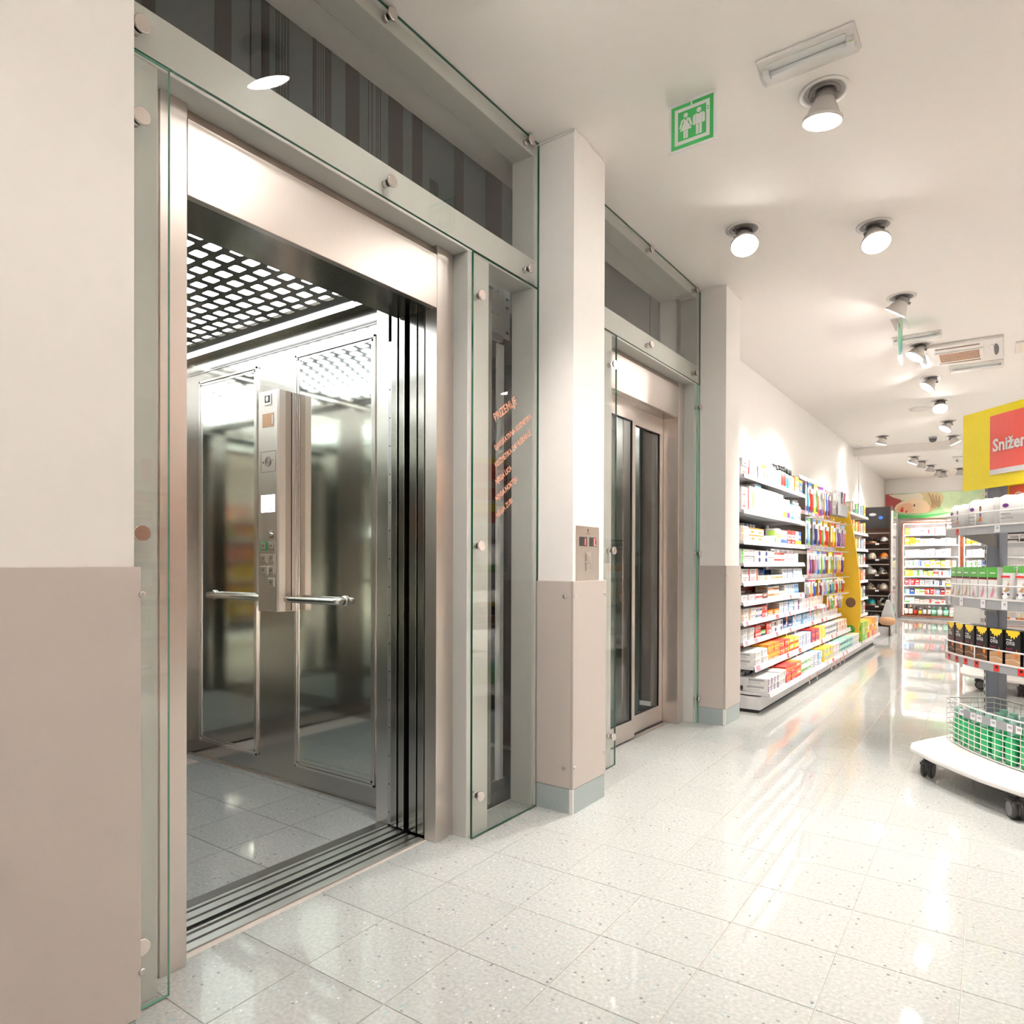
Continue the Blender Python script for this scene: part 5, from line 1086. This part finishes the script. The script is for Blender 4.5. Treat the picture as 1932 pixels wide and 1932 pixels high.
for (a, b) in ((0.93, 0.62), (0.97, 0.80), (0.96, 0.30), (0.90, 0.28)):
    fl = [(a + 0.028 * math.cos(2 * PI * k / 16) * (1.15 if k % 2 else 0.7), b + 0.09 * math.sin(2 * PI * k / 16) * (1.15 if k % 2 else 0.7)) for k in range(16)]
    art('daisy_print', fl, 'print_white'); art('daisy_print', [(a + 0.008 * math.cos(2 * PI * k / 8), b + 0.03 * math.sin(2 * PI * k / 8)) for k in range(8)], 'print_yellow')
art('grass_wave', [(0.1, 0.02), (0.4, 0.02), (0.62, 0.16), (0.72, 0.22), (0.5, 0.14), (0.3, 0.10), (0.12, 0.16)], 'sign_green')

# ------------------------------------------------------------------ island displays on castors
def arc_pts(x0, x1, y_end, y_mid, n=14):
    """front arc in local coordinates (front is -y)"""
    xm = (x0 + x1) / 2; hw = (x1 - x0) / 2; sag = y_mid - y_end
    return [(x0 + (x1 - x0) * k / n, -(y_end + sag * (1 - ((k / n - 0.5) * 2) ** 2))) for k in range(n + 1)]
def add(parent, name, mb, mats, bevel=0.0):
    if isinstance(mats, str): mats = [mats]
    o = lpart(name, mb.mesh(name, mats), parent)
    if bevel:
        b = o.modifiers.new('bevel', 'BEVEL'); b.width = bevel; b.segments = 3; b.limit_method = 'ANGLE'
    return o
def ribbon(pts, z0, z1, t, mb, mat=0):
    for (a, b) in zip(pts, pts[1:]):
        mb.quad((a[0], a[1], z0), (b[0], b[1], z0), (b[0], b[1], z1), (a[0], a[1], z1), mat)
    for (a, b) in zip(pts, pts[1:]):
        mb.quad((b[0], b[1] + t, z0), (a[0], a[1] + t, z0), (a[0], a[1] + t, z1), (b[0], b[1] + t, z1), mat)
        mb.quad((a[0], a[1], z1), (b[0], b[1], z1), (b[0], b[1] + t, z1), (a[0], a[1] + t, z1), mat)
        mb.quad((a[0], a[1] + t, z0), (b[0], b[1] + t, z0), (b[0], b[1], z0), (a[0], a[1], z0), mat)
    a = pts[0]; mb.quad((a[0], a[1], z0), (a[0], a[1], z1), (a[0], a[1] + t, z1), (a[0], a[1] + t, z0), mat)
    a = pts[-1]; mb.quad((a[0], a[1] + t, z0), (a[0], a[1] + t, z1), (a[0], a[1], z1), (a[0], a[1], z0), mat)
HW = 0.50
def island(label, ox, oy, th, tickets, casters, top=2.0, base_x=(-0.40, 0.40)):
    r = thing('island_display', label, 'display stand', (ox, oy, 0), rotz=th)
    # base plate, rounded outline, same on both sides
    fr_ = [(base_x[0] - 0.03, -0.54), (base_x[0] + 0.05, -0.605), (-0.15, -0.635), (0.15, -0.635), (base_x[1] - 0.05, -0.605), (base_x[1] + 0.03, -0.54), (base_x[1] + 0.10, -0.40), (base_x[1] + 0.18, -0.2), (base_x[1] + 0.20, 0)]
    ol = fr_ + [(x, -y) for x, y in fr_[-2::-1]]
    left = [(base_x[0] - 0.20, 0.0), (base_x[0] - 0.18, -0.2), (base_x[0] - 0.10, -0.40)]
    ol = ol + [(base_x[0] - 0.10, 0.40), (base_x[0] - 0.18, 0.2)] + left
    add(r, 'base_plate', MB().prism(ol, 0.112, 0.138), 'white_plastic', 0.008)
    for (cx, cy_, ca) in casters:
        cst = lpart('caster', MB().lathe([(0.016, 0.080), (0.016, 0.111)], 12).lathe([(0.024, 0.068), (0.024, 0.084), (0.02, 0.088)], 14).mesh('caster', ['dark_plastic']), r, (cx, cy_, 0), (0, 0, ca))
        for s in (-1, 1):
            M_ = Matrix.Translation((0.02, s * 0.016, 0.041)) @ Matrix.Rotation(PI / 2, 4, 'X')
            wm = MB().lathe([(0.036, -0.009), (0.0405, -0.006), (0.0405, 0.006), (0.036, 0.009)], 20, 0, M_).lathe([(0.030, -0.0105), (0.030, 0.0105)], 18, 1, M_)
            lpart('wheel', wm.mesh('wheel', ['dark_plastic', 'caster_grey']), cst)
        fk = MB().box(-0.012, 0.032, -0.0065, 0.0065, 0.036, 0.078).prism([(-0.02, -0.026), (0.045, -0.026), (0.045, 0.026), (-0.02, 0.026)], 0.066, 0.080)
        lpart('fork', fk.mesh('fork', ['dark_plastic']), cst)
    for s in (-1, 1):
        u = add(r, 'upright', MB().box(s * HW - 0.042, s * HW + 0.042, -0.025, 0.025, 0.138, top), 'upright_blue', 0.002)
        sl = MB().box(s * HW - 0.056, s * HW - 0.0425, -0.028, 0.0, 0.138, top, 0); 
        lpart('slot_strip', sl.mesh('slot_strip', ['white_paint']), u)
        ss = MB()
        z = 0.16
        while z < top - 0.05: ss.box(s * HW - 0.052, s * HW - 0.0465, -0.0285, -0.0281, z, z + 0.022); z += 0.04
        so = lpart('slots', ss.mesh('slots', ['black']), u); so['kind'] = 'stuff'
    # wire basket
    bk = lpart('basket', MB().prism([(-HW + 0.005, -0.05)] + arc_pts(-HW + 0.04, HW - 0.04, 0.30, 0.39) + [(HW - 0.005, -0.05)], 0.140, 0.1405).mesh('basket', ['wire_paint']), r)
    loop = [(-HW + 0.045, -0.05)] + arc_pts(-HW + 0.015, HW - 0.015, 0.30, 0.39, 20) + [(HW - 0.045, -0.05)]
    nrows = 9
    for q in range(nrows):
        z = 0.145 + q * (0.362 - 0.145) / (nrows - 1)
        wm = MB().tube([(p[0], p[1], z) for p in loop], 0.0042 if q == nrows - 1 else 0.0022, 6 if q == nrows - 1 else 4, closed=True)
        lpart('wire', wm.mesh('wire', ['wire_paint']), bk)
    pts = []
    for (a, b) in zip(loop, loop[1:] + loop[:1]):
        n = max(1, int(math.hypot(b[0] - a[0], b[1] - a[1]) / 0.043 + 0.5))
        for q in range(n): pts.append((a[0] + (b[0] - a[0]) * q / n, a[1] + (b[1] - a[1]) * q / n))
    VW = MB().tube([(0, 0, 0.142), (0, 0, 0.362)], 0.0022, 4).mesh('wire', ['wire_paint'])
    for p in pts: lpart('wire', VW, bk, (p[0], p[1], 0))
    ap = arc_pts(-HW + 0.015, HW - 0.015, 0.30, 0.39, 20)
    # ticket holder on the basket
    seg = ap[4:13]
    hb = MB(); ribbon([(p[0], p[1] - 0.006) for p in seg], 0.305, 0.345, 0.002, hb); lpart('ticket_rail', hb.mesh('ticket_rail', ['grey_plastic']), bk)
    for q in (0, 2, 3, 5, 7, 8):
        a = seg[q]; t = MB().quad((a[0] - 0.017, a[1] - 0.0085, 0.308), (a[0] + 0.017, a[1] - 0.0085, 0.308), (a[0] + 0.017, a[1] - 0.0085, 0.342), (a[0] - 0.017, a[1] - 0.0085, 0.342)).quad((a[0] - 0.01, a[1] - 0.0089, 0.322), (a[0] + 0.012, a[1] - 0.0089, 0.322), (a[0] + 0.012, a[1] - 0.0089, 0.334), (a[0] - 0.01, a[1] - 0.0089, 0.334), 1)
        lpart('price_ticket', t.mesh('price_ticket', ['ticket_paper', 'print_grey']), bk)
    # shelves
    for si, (zt, zb_) in enumerate(((0.613, 0.570), (0.916, 0.865), (1.271, 1.228))):
        arc = arc_pts(-HW + 0.0, HW - 0.0, 0.30, 0.40, 22)
        plan = [(-HW + 0.05, -0.03)] + arc + [(HW - 0.05, -0.03)]
        s = lpart('shelf', MB().prism([(p[0], p[1] + 0.004 if k_ not in (0, len(plan) - 1) else p[1]) for k_, p in enumerate(plan)], zt - 0.014, zt - 0.008).mesh('shelf', ['shelf_paint']), r)
        for q in (-1, 1): 
            bm_ = MB().prism([(0, 0), (-0.22, 0.07), (-0.22, 0.085), (0, 0.085)], -0.002, 0.002); lpart('bracket', bm_.mesh('bracket', ['grey_plastic']), s, (q * (HW - 0.03), -0.028, zt - 0.105), (PI / 2, 0, PI / 2))
        f_ = MB(); ribbon(arc, zb_, zt, 0.004, f_); lpart('fascia', f_.mesh('fascia', ['grey_plastic']), s)
        f_ = MB(); ribbon([(p[0], p[1] - 0.002) for p in arc], zt - 0.006, zt + 0.002, 0.008, f_); lpart('fascia_rim', f_.mesh('fascia_rim', ['white_plastic']), s)
        w_ = MB().tube([(p[0], p[1], zt + 0.062) for p in arc], 0.0042, 6); lpart('guard_rail', w_.mesh('guard_rail', ['wire_paint']), s)
        for q in (0, 7, 15, 22): lpart('guard_post', MB().tube([(0, 0, zt), (0, 0, zt + 0.062)], 0.004, 6).mesh('guard_post', ['wire_paint']), s, (arc[q][0], arc[q][1], 0))
        for (q, col) in tickets[si]:
            a, b = arc[q], arc[q + 1]; e_ = Vector((b[0] - a[0], b[1] - a[1], 0)).normalized(); n_ = Vector((e_.y, -e_.x, 0)) * 0.0015
            c0 = Vector((a[0], a[1], 0)) + n_; c1 = c0 + e_ * 0.034
            t = MB().quad((c0.x, c0.y, zb_ + 0.004), (c1.x, c1.y, zb_ + 0.004), (c1.x, c1.y, zt - 0.007), (c0.x, c0.y, zt - 0.007))
            d0 = c0 + e_ * 0.012 + n_ * 0.4; d1 = c0 + e_ * 0.026 + n_ * 0.4; zm = (zb_ + zt) / 2
            t.quad((d0.x, d0.y, zm - 0.002), (d1.x, d1.y, zm - 0.002), (d1.x, d1.y, zm + 0.009), (d0.x, d0.y, zm + 0.009), 1)
            lpart('price_ticket', t.mesh('price_ticket', [col, 'print_black' if col != 'ticket_paper' else 'print_grey']), s)
    return r
THA = -math.atan2(0.76, 0.65)
RD, TP = 'print_red', 'ticket_paper'
isl = island('round-fronted island display on castors with red and yellow sign', 0.305, 4.20, THA,
             [[(1, RD), (3, RD), (5, RD), (7, RD), (10, RD), (13, RD), (16, RD), (18, RD)], [(1, TP), (4, TP), (8, TP), (11, TP), (15, TP)], [(3, RD), (10, TP), (15, TP)]],
             [(-0.27, -0.57, 2.2), (0.27, -0.57, -0.35), (-0.27, 0.57, 1.0), (0.27, 0.57, 2.5)], base_x=(-0.40, 0.40), top=1.90)
isl2 = island('second island display on castors standing behind the first', 0.42, 7.45, math.radians(-19.5), [[(2, TP), (8, TP)], [(2, TP), (6, TP)], [(3, TP)]], [(-0.46, -0.45, 0.3), (-0.1, -0.57, 2.0), (0.4, -0.5, 1.0), (-0.35, 0.5, 0.4), (0.35, 0.5, 1.2)], top=1.7, base_x=(-0.52, 0.45))
# sign boards of the first island
def in_isl(p): return isl.matrix_basis @ Vector(p)
sn = lpart('sign_board', MB().box(-0.70, 0.70, -0.046, -0.040, 1.497, 1.930).mesh('sign_board', ['sign_yellow']), isl)
rc = MB(); R0, R1, Z0, Z1 = -0.50, 0.50, 1.565, 1.885
for k in range(12):
    a = R0 + (R1 - R0) * k / 12; b = R0 + (R1 - R0) * (k + 1) / 12
    ya = -0.0475 - 0.006 * abs(math.sin(k * 0.9)); yb = -0.0475 - 0.006 * abs(math.sin((k + 1) * 0.9))
    rc.quad((a, ya, Z0 + 0.028), (b, yb, Z0 + 0.028), (b, yb, Z1), (a, ya, Z1), 0); rc.quad((a, ya, Z0), (b, yb, Z0), (b, yb, Z0 + 0.028), (a, ya, Z0 + 0.028), 1)
pl = lpart('placard', rc.mesh('placard', ['sign_red', 'print_white']), sn)
tx = MB(); add_text(tx, 'Sniženo', 0.092, frame((-0.472, -0.0555, 1.690), (1, 0, 0), (0, 0, 1)), 0, 0.95, 0.0028); lpart('lettering', tx.mesh('lettering', ['print_white']), pl)
sn2 = lpart('price_board', MB().box(-0.435, 0.435, 0.010, 0.014, 1.36, 1.50).box(-0.45, 0.45, 0.0141, 0.018, 1.34, 1.52, 1).mesh('price_board', ['sign_red', 'sign_yellow']), isl)
tx = MB(); add_text(tx, 'Cjenovno', 0.058, frame((-0.40, 0.0092, 1.425), (1, 0, 0), (0, 0, 1)), 0, 0.95, 0.0016); add_text(tx, 'Proizvodi s', 0.032, frame((-0.40, 0.0092, 1.385), (1, 0, 0), (0, 0, 1))); lpart('lettering', tx.mesh('lettering', ['print_cream']), sn2)
# goods on the first island: helper in local coordinates
def iput(root, th, name, me, label, cat, group, lx, ly, z, rz=0.0):
    p = root.matrix_basis @ Vector((lx, ly, z)); return put(name, me, label, cat, group, p.x, p.y, p.z, th + rz)
def arc_at(x, ye=0.30, ym=0.40, hw=HW): return -(ye + (ym - ye) * (1 - (x / hw) ** 2)), math.atan(2 * (ym - ye) * x / hw ** 2)
# green shampoo bottles in the basket
GB = bottle_mesh(0.031, 0.185, 'bottle_green', 'bottle_cap_green', 'bottle_green', neck=0.55, sy=0.75)
k = 0
for row in range(4):
    for c in range(11):
        x = -0.43 + c * 0.086 + (row % 2) * 0.02; ylim, _ = arc_at(x, 0.30, 0.39, HW - 0.015)
        y = ylim + 0.045 + row * 0.066
        if y > -0.075 or abs(x) > 0.435 or (abs(x) > 0.34 and y > -0.19): continue
        rn = ['front', 'second', 'third', 'back'][row]
        iput(isl, THA, 'shampoo_bottle', GB, 'green shampoo bottle with pale cap, %s in the %s basket row' % (ORD[c], rn), 'bottle', 'green bottles in the wire basket', x, y, 0.1415, random.uniform(-0.4, 0.4)); k += 1
# hair colour cartons
def dye_mesh(shade):
    w_, d_, h_ = 0.082, 0.062, 0.168
    m_ = MB().box(-w_ / 2, w_ / 2, -d_ / 2, d_ / 2, 0, h_, 0); yf = -d_ / 2 - 0.0005
    m_.quad((-w_ / 2, yf, 0), (w_ / 2, yf, 0), (w_ / 2, yf, h_ * 0.40), (-w_ / 2, yf, h_ * 0.34), 1)
    for q, (zz, tt) in enumerate(((0.15, 0.006),)):
        m_.poly([(-w_ / 2, yf - 0.0002, h_ * zz), (w_ * 0.0, yf - 0.0002, h_ * (zz + 0.05)), (w_ / 2, yf - 0.0002, h_ * (zz - 0.02)), (w_ / 2, yf - 0.0002, h_ * (zz + tt)), (0, yf - 0.0002, h_ * (zz + 0.06 + tt)), (-w_ / 2, yf - 0.0002, h_ * (zz + 0.02))], 5)
    pet = [( -w_ * 0.44, h_), (w_ * 0.44, h_), (w_ * 0.47, h_ * 0.93), (w_ * 0.33, h_ * 0.88), (w_ * 0.28, h_ * 0.82), (w_ * 0.17, h_ * 0.85), (w_ * 0.10, h_ * 0.76), (0.0, h_ * 0.83), (-w_ * 0.12, h_ * 0.77), (-w_ * 0.17, h_ * 0.86), (-w_ * 0.30, h_ * 0.84), (-w_ * 0.33, h_ * 0.91), (-w_ * 0.46, h_ * 0.94)]
    m_.poly([(a, yf - 0.0004, b) for a, b in pet[::-1]], 2)
    add_text(m_, 'olia', 0.034, frame((-w_ * 0.44, yf - 0.0005, h_ * 0.60), (1, 0, 0), (0, 0, 1)), 3, 1.0)
    m_.quad((-w_ * 0.44, yf - 0.0004, h_ * 0.73), (-w_ * 0.05, yf - 0.0004, h_ * 0.73), (-w_ * 0.05, yf - 0.0004, h_ * 0.75), (-w_ * 0.44, yf - 0.0004, h_ * 0.75), 3)
    m_.quad((-w_ * 0.44, yf - 0.0004, h_ * 0.47), (w_ * 0.0, yf - 0.0004, h_ * 0.47), (w_ * 0.0, yf - 0.0004, h_ * 0.51), (-w_ * 0.44, yf - 0.0004, h_ * 0.51), 4)
    m_.poly([(w_ * 0.25 + w_ * 0.11 * math.sin(t) * (1 - 0.5 * max(0, math.cos(t))), yf - 0.0006, h_ * 0.34 + h_ * 0.10 * math.cos(t) + (0.012 if q == 0 else 0)) for q, t in enumerate([2 * PI * q / 12 for q in range(12)])][::-1], 6)
    return m_.mesh('carton', ['print_black', 'print_' + shade, 'print_yellow', 'print_white', 'print_maroon', 'print_tan' if shade != 'tan' else 'print_cream', 'print_orange'])
DY = [dye_mesh(c) for c in ('black', 'brown', 'brown', 'brown', 'tan', 'tan')]
for q in range(10):
    x = -0.435 + q * 0.0965; y, an = arc_at(x)
    c = min(q, 5); iput(isl, THA, 'hair_colour_carton', DY[c], 'black hair colour carton with yellow flower and %s hair, %s from the aisle' % (('black', 'dark', 'dark brown', 'brown', 'light brown', 'blond')[c], ORD[q]), 'carton', 'hair colour cartons on the island', x, y + 0.045, 0.606, an * 0.9)
# foot care cartons, tubes and lotion on the middle shelf
def foot_mesh(pale):
    w_, d_, h_ = 0.060, 0.040, 0.158
    m_ = MB().box(-w_ / 2, w_ / 2, -d_ / 2, d_ / 2, 0, h_, 0); yf = -d_ / 2 - 0.0005; xl = -w_ / 2 - 0.0005
    m_.quad((-w_ / 2, yf, h_ * 0.69), (w_ / 2, yf, h_ * 0.69), (w_ / 2, yf, h_), (-w_ / 2, yf, h_), 1); m_.quad((xl, d_ / 2, h_ * 0.69), (xl, -d_ / 2, h_ * 0.69), (xl, -d_ / 2, h_), (xl, d_ / 2, h_), 1)
    m_.quad((-w_ / 2, h_ * 0 + d_ / 2, h_ + 0.0004), (-w_ / 2, -d_ / 2, h_ + 0.0004), (w_ / 2, -d_ / 2, h_ + 0.0004), (w_ / 2, d_ / 2, h_ + 0.0004), 1)
    m_.quad((-w_ / 2, yf - 0.0002, h_ * 0.64), (w_ / 2, yf - 0.0002, h_ * 0.64), (w_ / 2, yf - 0.0002, h_ * 0.69), (-w_ / 2, yf - 0.0002, h_ * 0.69), 2); m_.quad((-w_ / 2, yf - 0.0002, h_ * 0.62), (w_ / 2, yf - 0.0002, h_ * 0.62), (w_ / 2, yf - 0.0002, h_ * 0.64), (-w_ / 2, yf - 0.0002, h_ * 0.64), 3)
    m_.quad((-w_ * 0.3, yf - 0.0004, h_ * 0.80), (w_ * 0.3, yf - 0.0004, h_ * 0.80), (w_ * 0.3, yf - 0.0004, h_ * 0.84), (-w_ * 0.3, yf - 0.0004, h_ * 0.84), 0)
    m_.poly([(a * w_, yf - 0.0003, b * h_) for a, b in ((-0.25, 0.08), (0.05, 0.10), (0.18, 0.22), (0.16, 0.45), (0.02, 0.44), (0.0, 0.28), (-0.22, 0.16))], 4)
    return m_.mesh('carton', ['print_white', 'print_green', 'print_black', 'print_red', 'print_tan' if not pale else 'print_pink'])
FM = [foot_mesh(False), foot_mesh(True)]
for q in range(6):
    x = -0.415 + q * 0.068; y, an = arc_at(x); iput(isl, THA, 'foot_care_carton', FM[q >= 3], 'white foot care carton with green top, %s from the column edge' % ORD[q], 'carton', 'foot care cartons on the island', x, y + 0.035, 0.909, an * 0.9)
def tube_mesh(lotion=False):
    m_ = MB(); n = 14; w_ = 0.036 if not lotion else 0.039; h_ = 0.165 if not lotion else 0.215
    prof = [(0.0, 0.7, 0.7), (0.10, 0.72, 0.72), (0.12, 0.95, 0.62), (0.45, 1.0, 0.5), (0.80, 1.02, 0.25), (1.0, 1.05, 0.06)] if not lotion else [(0.0, 0.8, 0.55), (0.04, 0.88, 0.6), (0.40, 1.0, 0.62), (0.70, 0.96, 0.6), (0.80, 0.72, 0.5), (0.82, 0.62, 0.45), (0.98, 0.55, 0.42), (1.0, 0.5, 0.38)]
    for z, a, b in prof:
        for i in range(n): m_.v.append((w_ * a * math.cos(2 * PI * i / n), w_ * b * math.sin(2 * PI * i / n), z * h_))
    for j in range(len(prof) - 1):
        zz = prof[j][0]
        for i in range(n): m_.f.append((j * n + i, j * n + (i + 1) % n, (j + 1) * n + (i + 1) % n, (j + 1) * n + i)); m_.m.append(1 if (not lotion and 0.79 < zz) else 0); m_.sm.append(True)
    m_.f.append(tuple(range(n - 1, -1, -1))); m_.m.append(0); m_.sm.append(False); m_.f.append(tuple((len(prof) - 1) * n + i for i in range(n))); m_.m.append(0); m_.sm.append(False)
    yf = -w_ * (0.56 if not lotion else 0.66)
    def q_(x0, x1, z0, z1, mat): m_.quad((x0 * w_, yf, z0 * h_), (x1 * w_, yf, z0 * h_), (x1 * w_, yf, z1 * h_), (x0 * w_, yf, z1 * h_), mat)
    if lotion: q_(-0.6, 0.6, 0.60, 0.70, 1); q_(-0.6, 0.6, 0.56, 0.60, 3); q_(-0.4, 0.5, 0.42, 0.50, 2)
    else: q_(-0.75, 0.75, 0.66, 0.72, 3)
    m_.poly([(w_ * a, yf - 0.0002, h_ * b) for a, b in ((-0.5, 0.28), (-0.1, 0.30), (0.3, 0.46), (0.6, 0.56), (0.62, 0.36), (0.3, 0.26))], 4)
    q_(-0.6, 0.6, 0.17, 0.21, 5)
    return m_.mesh('tube', ['print_white', 'print_green', 'print_grey', 'print_red', 'print_tan', 'print_purple'])
TB, LT = tube_mesh(), tube_mesh(True)
for q, x in enumerate((-0.003, 0.080)):
    y, an = arc_at(x); iput(isl, THA, 'cream_tube', TB, 'white cream tube with green end, %s next to the cartons' % ORD[q], 'tube', None, x, y + 0.04, 0.909, 0)
y, an = arc_at(0.168); iput(isl, THA, 'lotion_bottle', LT, 'white lotion bottle with a foot picture on the island shelf', 'bottle', None, 0.168, y + 0.045, 0.909, 0)
# tissue packs on the upper shelf
def soft_pack(w_, d_, h_, icon):
    m_ = MB(); nx_, nz_ = 6, 5
    for iz in range(nz_ + 1):
        for ix in range(nx_ + 1):
            u = ix / nx_ * 2 - 1; v = iz / nz_ * 2 - 1; b = (1 - abs(u) ** 4) * (1 - abs(v) ** 4)
            m_.v.append((u * w_ / 2, -d_ / 2 * (0.55 + 0.45 * b), (v + 1) / 2 * h_ + 0.006 * math.sin(u * 7) * (iz == nz_)))
    k_ = (nx_ + 1) * (nz_ + 1)
    m_.v += [(x, -y, z) for x, y, z in m_.v[:k_]]
    for iz in range(nz_):
        for ix in range(nx_):
            a = iz * (nx_ + 1) + ix; m_.f.append((a, a + 1, a + nx_ + 2, a + nx_ + 1)); m_.f.append((k_ + a, k_ + a + nx_ + 1, k_ + a + nx_ + 2, k_ + a + 1)); m_.m += [0, 0]; m_.sm += [True, True]
    per = [i for i in range(nx_ + 1)] + [(nx_ + 1) * (j + 1) + nx_ for j in range(nz_)] + [(nx_ + 1) * nz_ + nx_ - 1 - i for i in range(nx_)] + [(nx_ + 1) * (nz_ - 1 - j) for j in range(nz_ - 1)]
    for a, b in zip(per, per[1:] + per[:1]): m_.f.append((b, a, k_ + a, k_ + b)); m_.m.append(0); m_.sm.append(False)
    yf = -d_ / 2 - 0.0006
    def el(cx, cz, rx, rz, mat): m_.poly([(cx * w_ + rx * w_ * math.cos(2 * PI * t / 12), yf, cz * h_ + rz * h_ * math.sin(2 * PI * t / 12)) for t in range(12)], mat)
    el(-0.22, 0.66, 0.09, 0.07, 1)
    m_.quad((-0.36 * w_, yf, 0.36 * h_), (-0.08 * w_, yf, 0.36 * h_), (-0.08 * w_, yf, 0.40 * h_), (-0.36 * w_, yf, 0.40 * h_), 2); m_.quad((-0.36 * w_, yf, 0.22 * h_), (0.0 * w_, yf, 0.22 * h_), (0.0, yf, 0.25 * h_), (-0.36 * w_, yf, 0.25 * h_), 2)
    if icon:
        el(0.12, 0.66, 0.045, 0.11, 4); el(0.12, 0.63, 0.028, 0.08, 5)
        m_.poly([(0.10 * w_, yf - 0.0002, 0.52 * h_), (0.14 * w_, yf - 0.0002, 0.52 * h_), (0.15 * w_, yf - 0.0002, 0.38 * h_), (0.09 * w_, yf - 0.0002, 0.38 * h_)][::-1], 1); m_.poly([(0.10 * w_, yf - 0.0002, 0.37 * h_), (0.14 * w_, yf - 0.0002, 0.37 * h_), (0.19 * w_, yf - 0.0002, 0.20 * h_), (0.05 * w_, yf - 0.0002, 0.20 * h_)][::-1], 3)
    return m_.mesh('soft_pack', ['print_white', 'print_purple', 'print_grey', 'print_orange', 'print_brown', 'skin_print'])
SP = [soft_pack(0.19, 0.10, 0.125, True), soft_pack(0.19, 0.10, 0.135, True), soft_pack(0.16, 0.09, 0.145, False), soft_pack(0.20, 0.09, 0.14, False)]
for q, (mi, x, lb) in enumerate(((0, -0.375, 'white tissue pack with a small figure, nearest the aisle'), (1, -0.175, 'taller white tissue pack with a small figure and purple oval'), (3, 0.045, 'plain white pack with purple ovals on the upper shelf'), (2, 0.25, 'fourth white soft pack on the upper island shelf'))):
    y, an = arc_at(x); iput(isl, THA, 'tissue_pack', SP[mi], lb, 'tissue pack', 'soft packs on the upper island shelf', x, y + 0.06, 1.264, an * 0.9)
# goods on the second island
OB = bottle_mesh(0.034, 0.20, 'print_orange', 'print_white', 'print_cream', neck=0.4, sy=0.7)
for q in range(8):
    x = -0.42 + q * 0.115; y, an = arc_at(x); iput(isl2, math.radians(-19.5), 'sun_lotion_bottle', OB, 'orange bottle with white cap, %s on the second island' % ORD[q], 'bottle', 'orange bottles on the second island', x, y + 0.05, 0.606, an * 0.9)
def zebra_mesh():
    m_ = MB().box(-0.08, 0.08, -0.05, 0.05, 0, 0.17, 0)
    for q in range(7): m_.poly([(-0.08, -0.0506, 0.01 + q * 0.022), (0.0, -0.0506, 0.022 + q * 0.022), (0.0, -0.0506, 0.031 + q * 0.022), (-0.08, -0.0506, 0.02 + q * 0.022)], 1)
    m_.poly([(0.035 + 0.03 * math.cos(2 * PI * t / 14), -0.0506, 0.11 + 0.045 * math.sin(2 * PI * t / 14)) for t in range(14)], 2)
    return m_.mesh('carton', ['print_white', 'print_black', 'print_orange'])
ZM = zebra_mesh()
for q in range(4):
    x = -0.40 + q * 0.20; y, an = arc_at(x); iput(isl2, math.radians(-19.5), 'gift_carton', ZM, 'zebra striped carton with orange oval, %s on the second island' % ORD[q], 'carton', 'striped cartons on the second island', x, y + 0.065, 0.909, an * 0.9)
for q in range(5):
    x = -0.38 + q * 0.17; y, an = arc_at(x); iput(isl2, math.radians(-19.5), 'dark_carton', carton_mesh(0.14, 0.08, 0.09, 'black', 'silver', 'f'), 'black carton with silver print, %s on the second island' % ORD[q], 'carton', 'black cartons on the second island', x, y + 0.055, 1.264, an * 0.9)

# ------------------------------------------------------------------ shelving on the far side of the shop (it shows in the glass and steel)
for u in range(3):
    ya = -0.6 + u * 2.1
    g = thing('shelving_unit', 'tall shelving of yellow and brown cartons across the shop, %s unit' % ORD[u], 'shelving unit', (2.75, ya + 1.0, 0), 'shelving across the shop')
    obj('back_panel', MB().box(2.95, 2.97, ya, ya + 2.0, 0.0, 2.0), 'wood_dark', g)
    for y in (ya, ya + 1.97): obj('side_panel', MB().box(2.55, 2.949, y, y + 0.03, 0.0, 2.0), 'wood_dark', g)
    for i in range(6):
        z = 0.15 + i * 0.32
        s_ = obj('shelf', MB().box(2.55, 2.949, ya + 0.031, ya + 1.969, z - 0.03, z), 'shelf_paint', g)
        for k in range(5):
            c, a = random.choice((('yellow', 'brown'), ('brown', 'tan'), ('orange', 'white'), ('cream', 'red'), ('white', 'green'), ('red', 'yellow'), ('tan', 'black')))
            put('goods_carton', carton_mesh(0.30, 0.2, 0.22, c, a, 'abdf'[(i + k) % 4]), '%s and %s carton across the shop, %s of row %s in unit %s' % (c, a, ORD[k], ORD[i], ORD[u]), 'carton', 'cartons across the shop', 2.70, ya + 0.23 + k * 0.38, z + 0.001, -PI / 2)
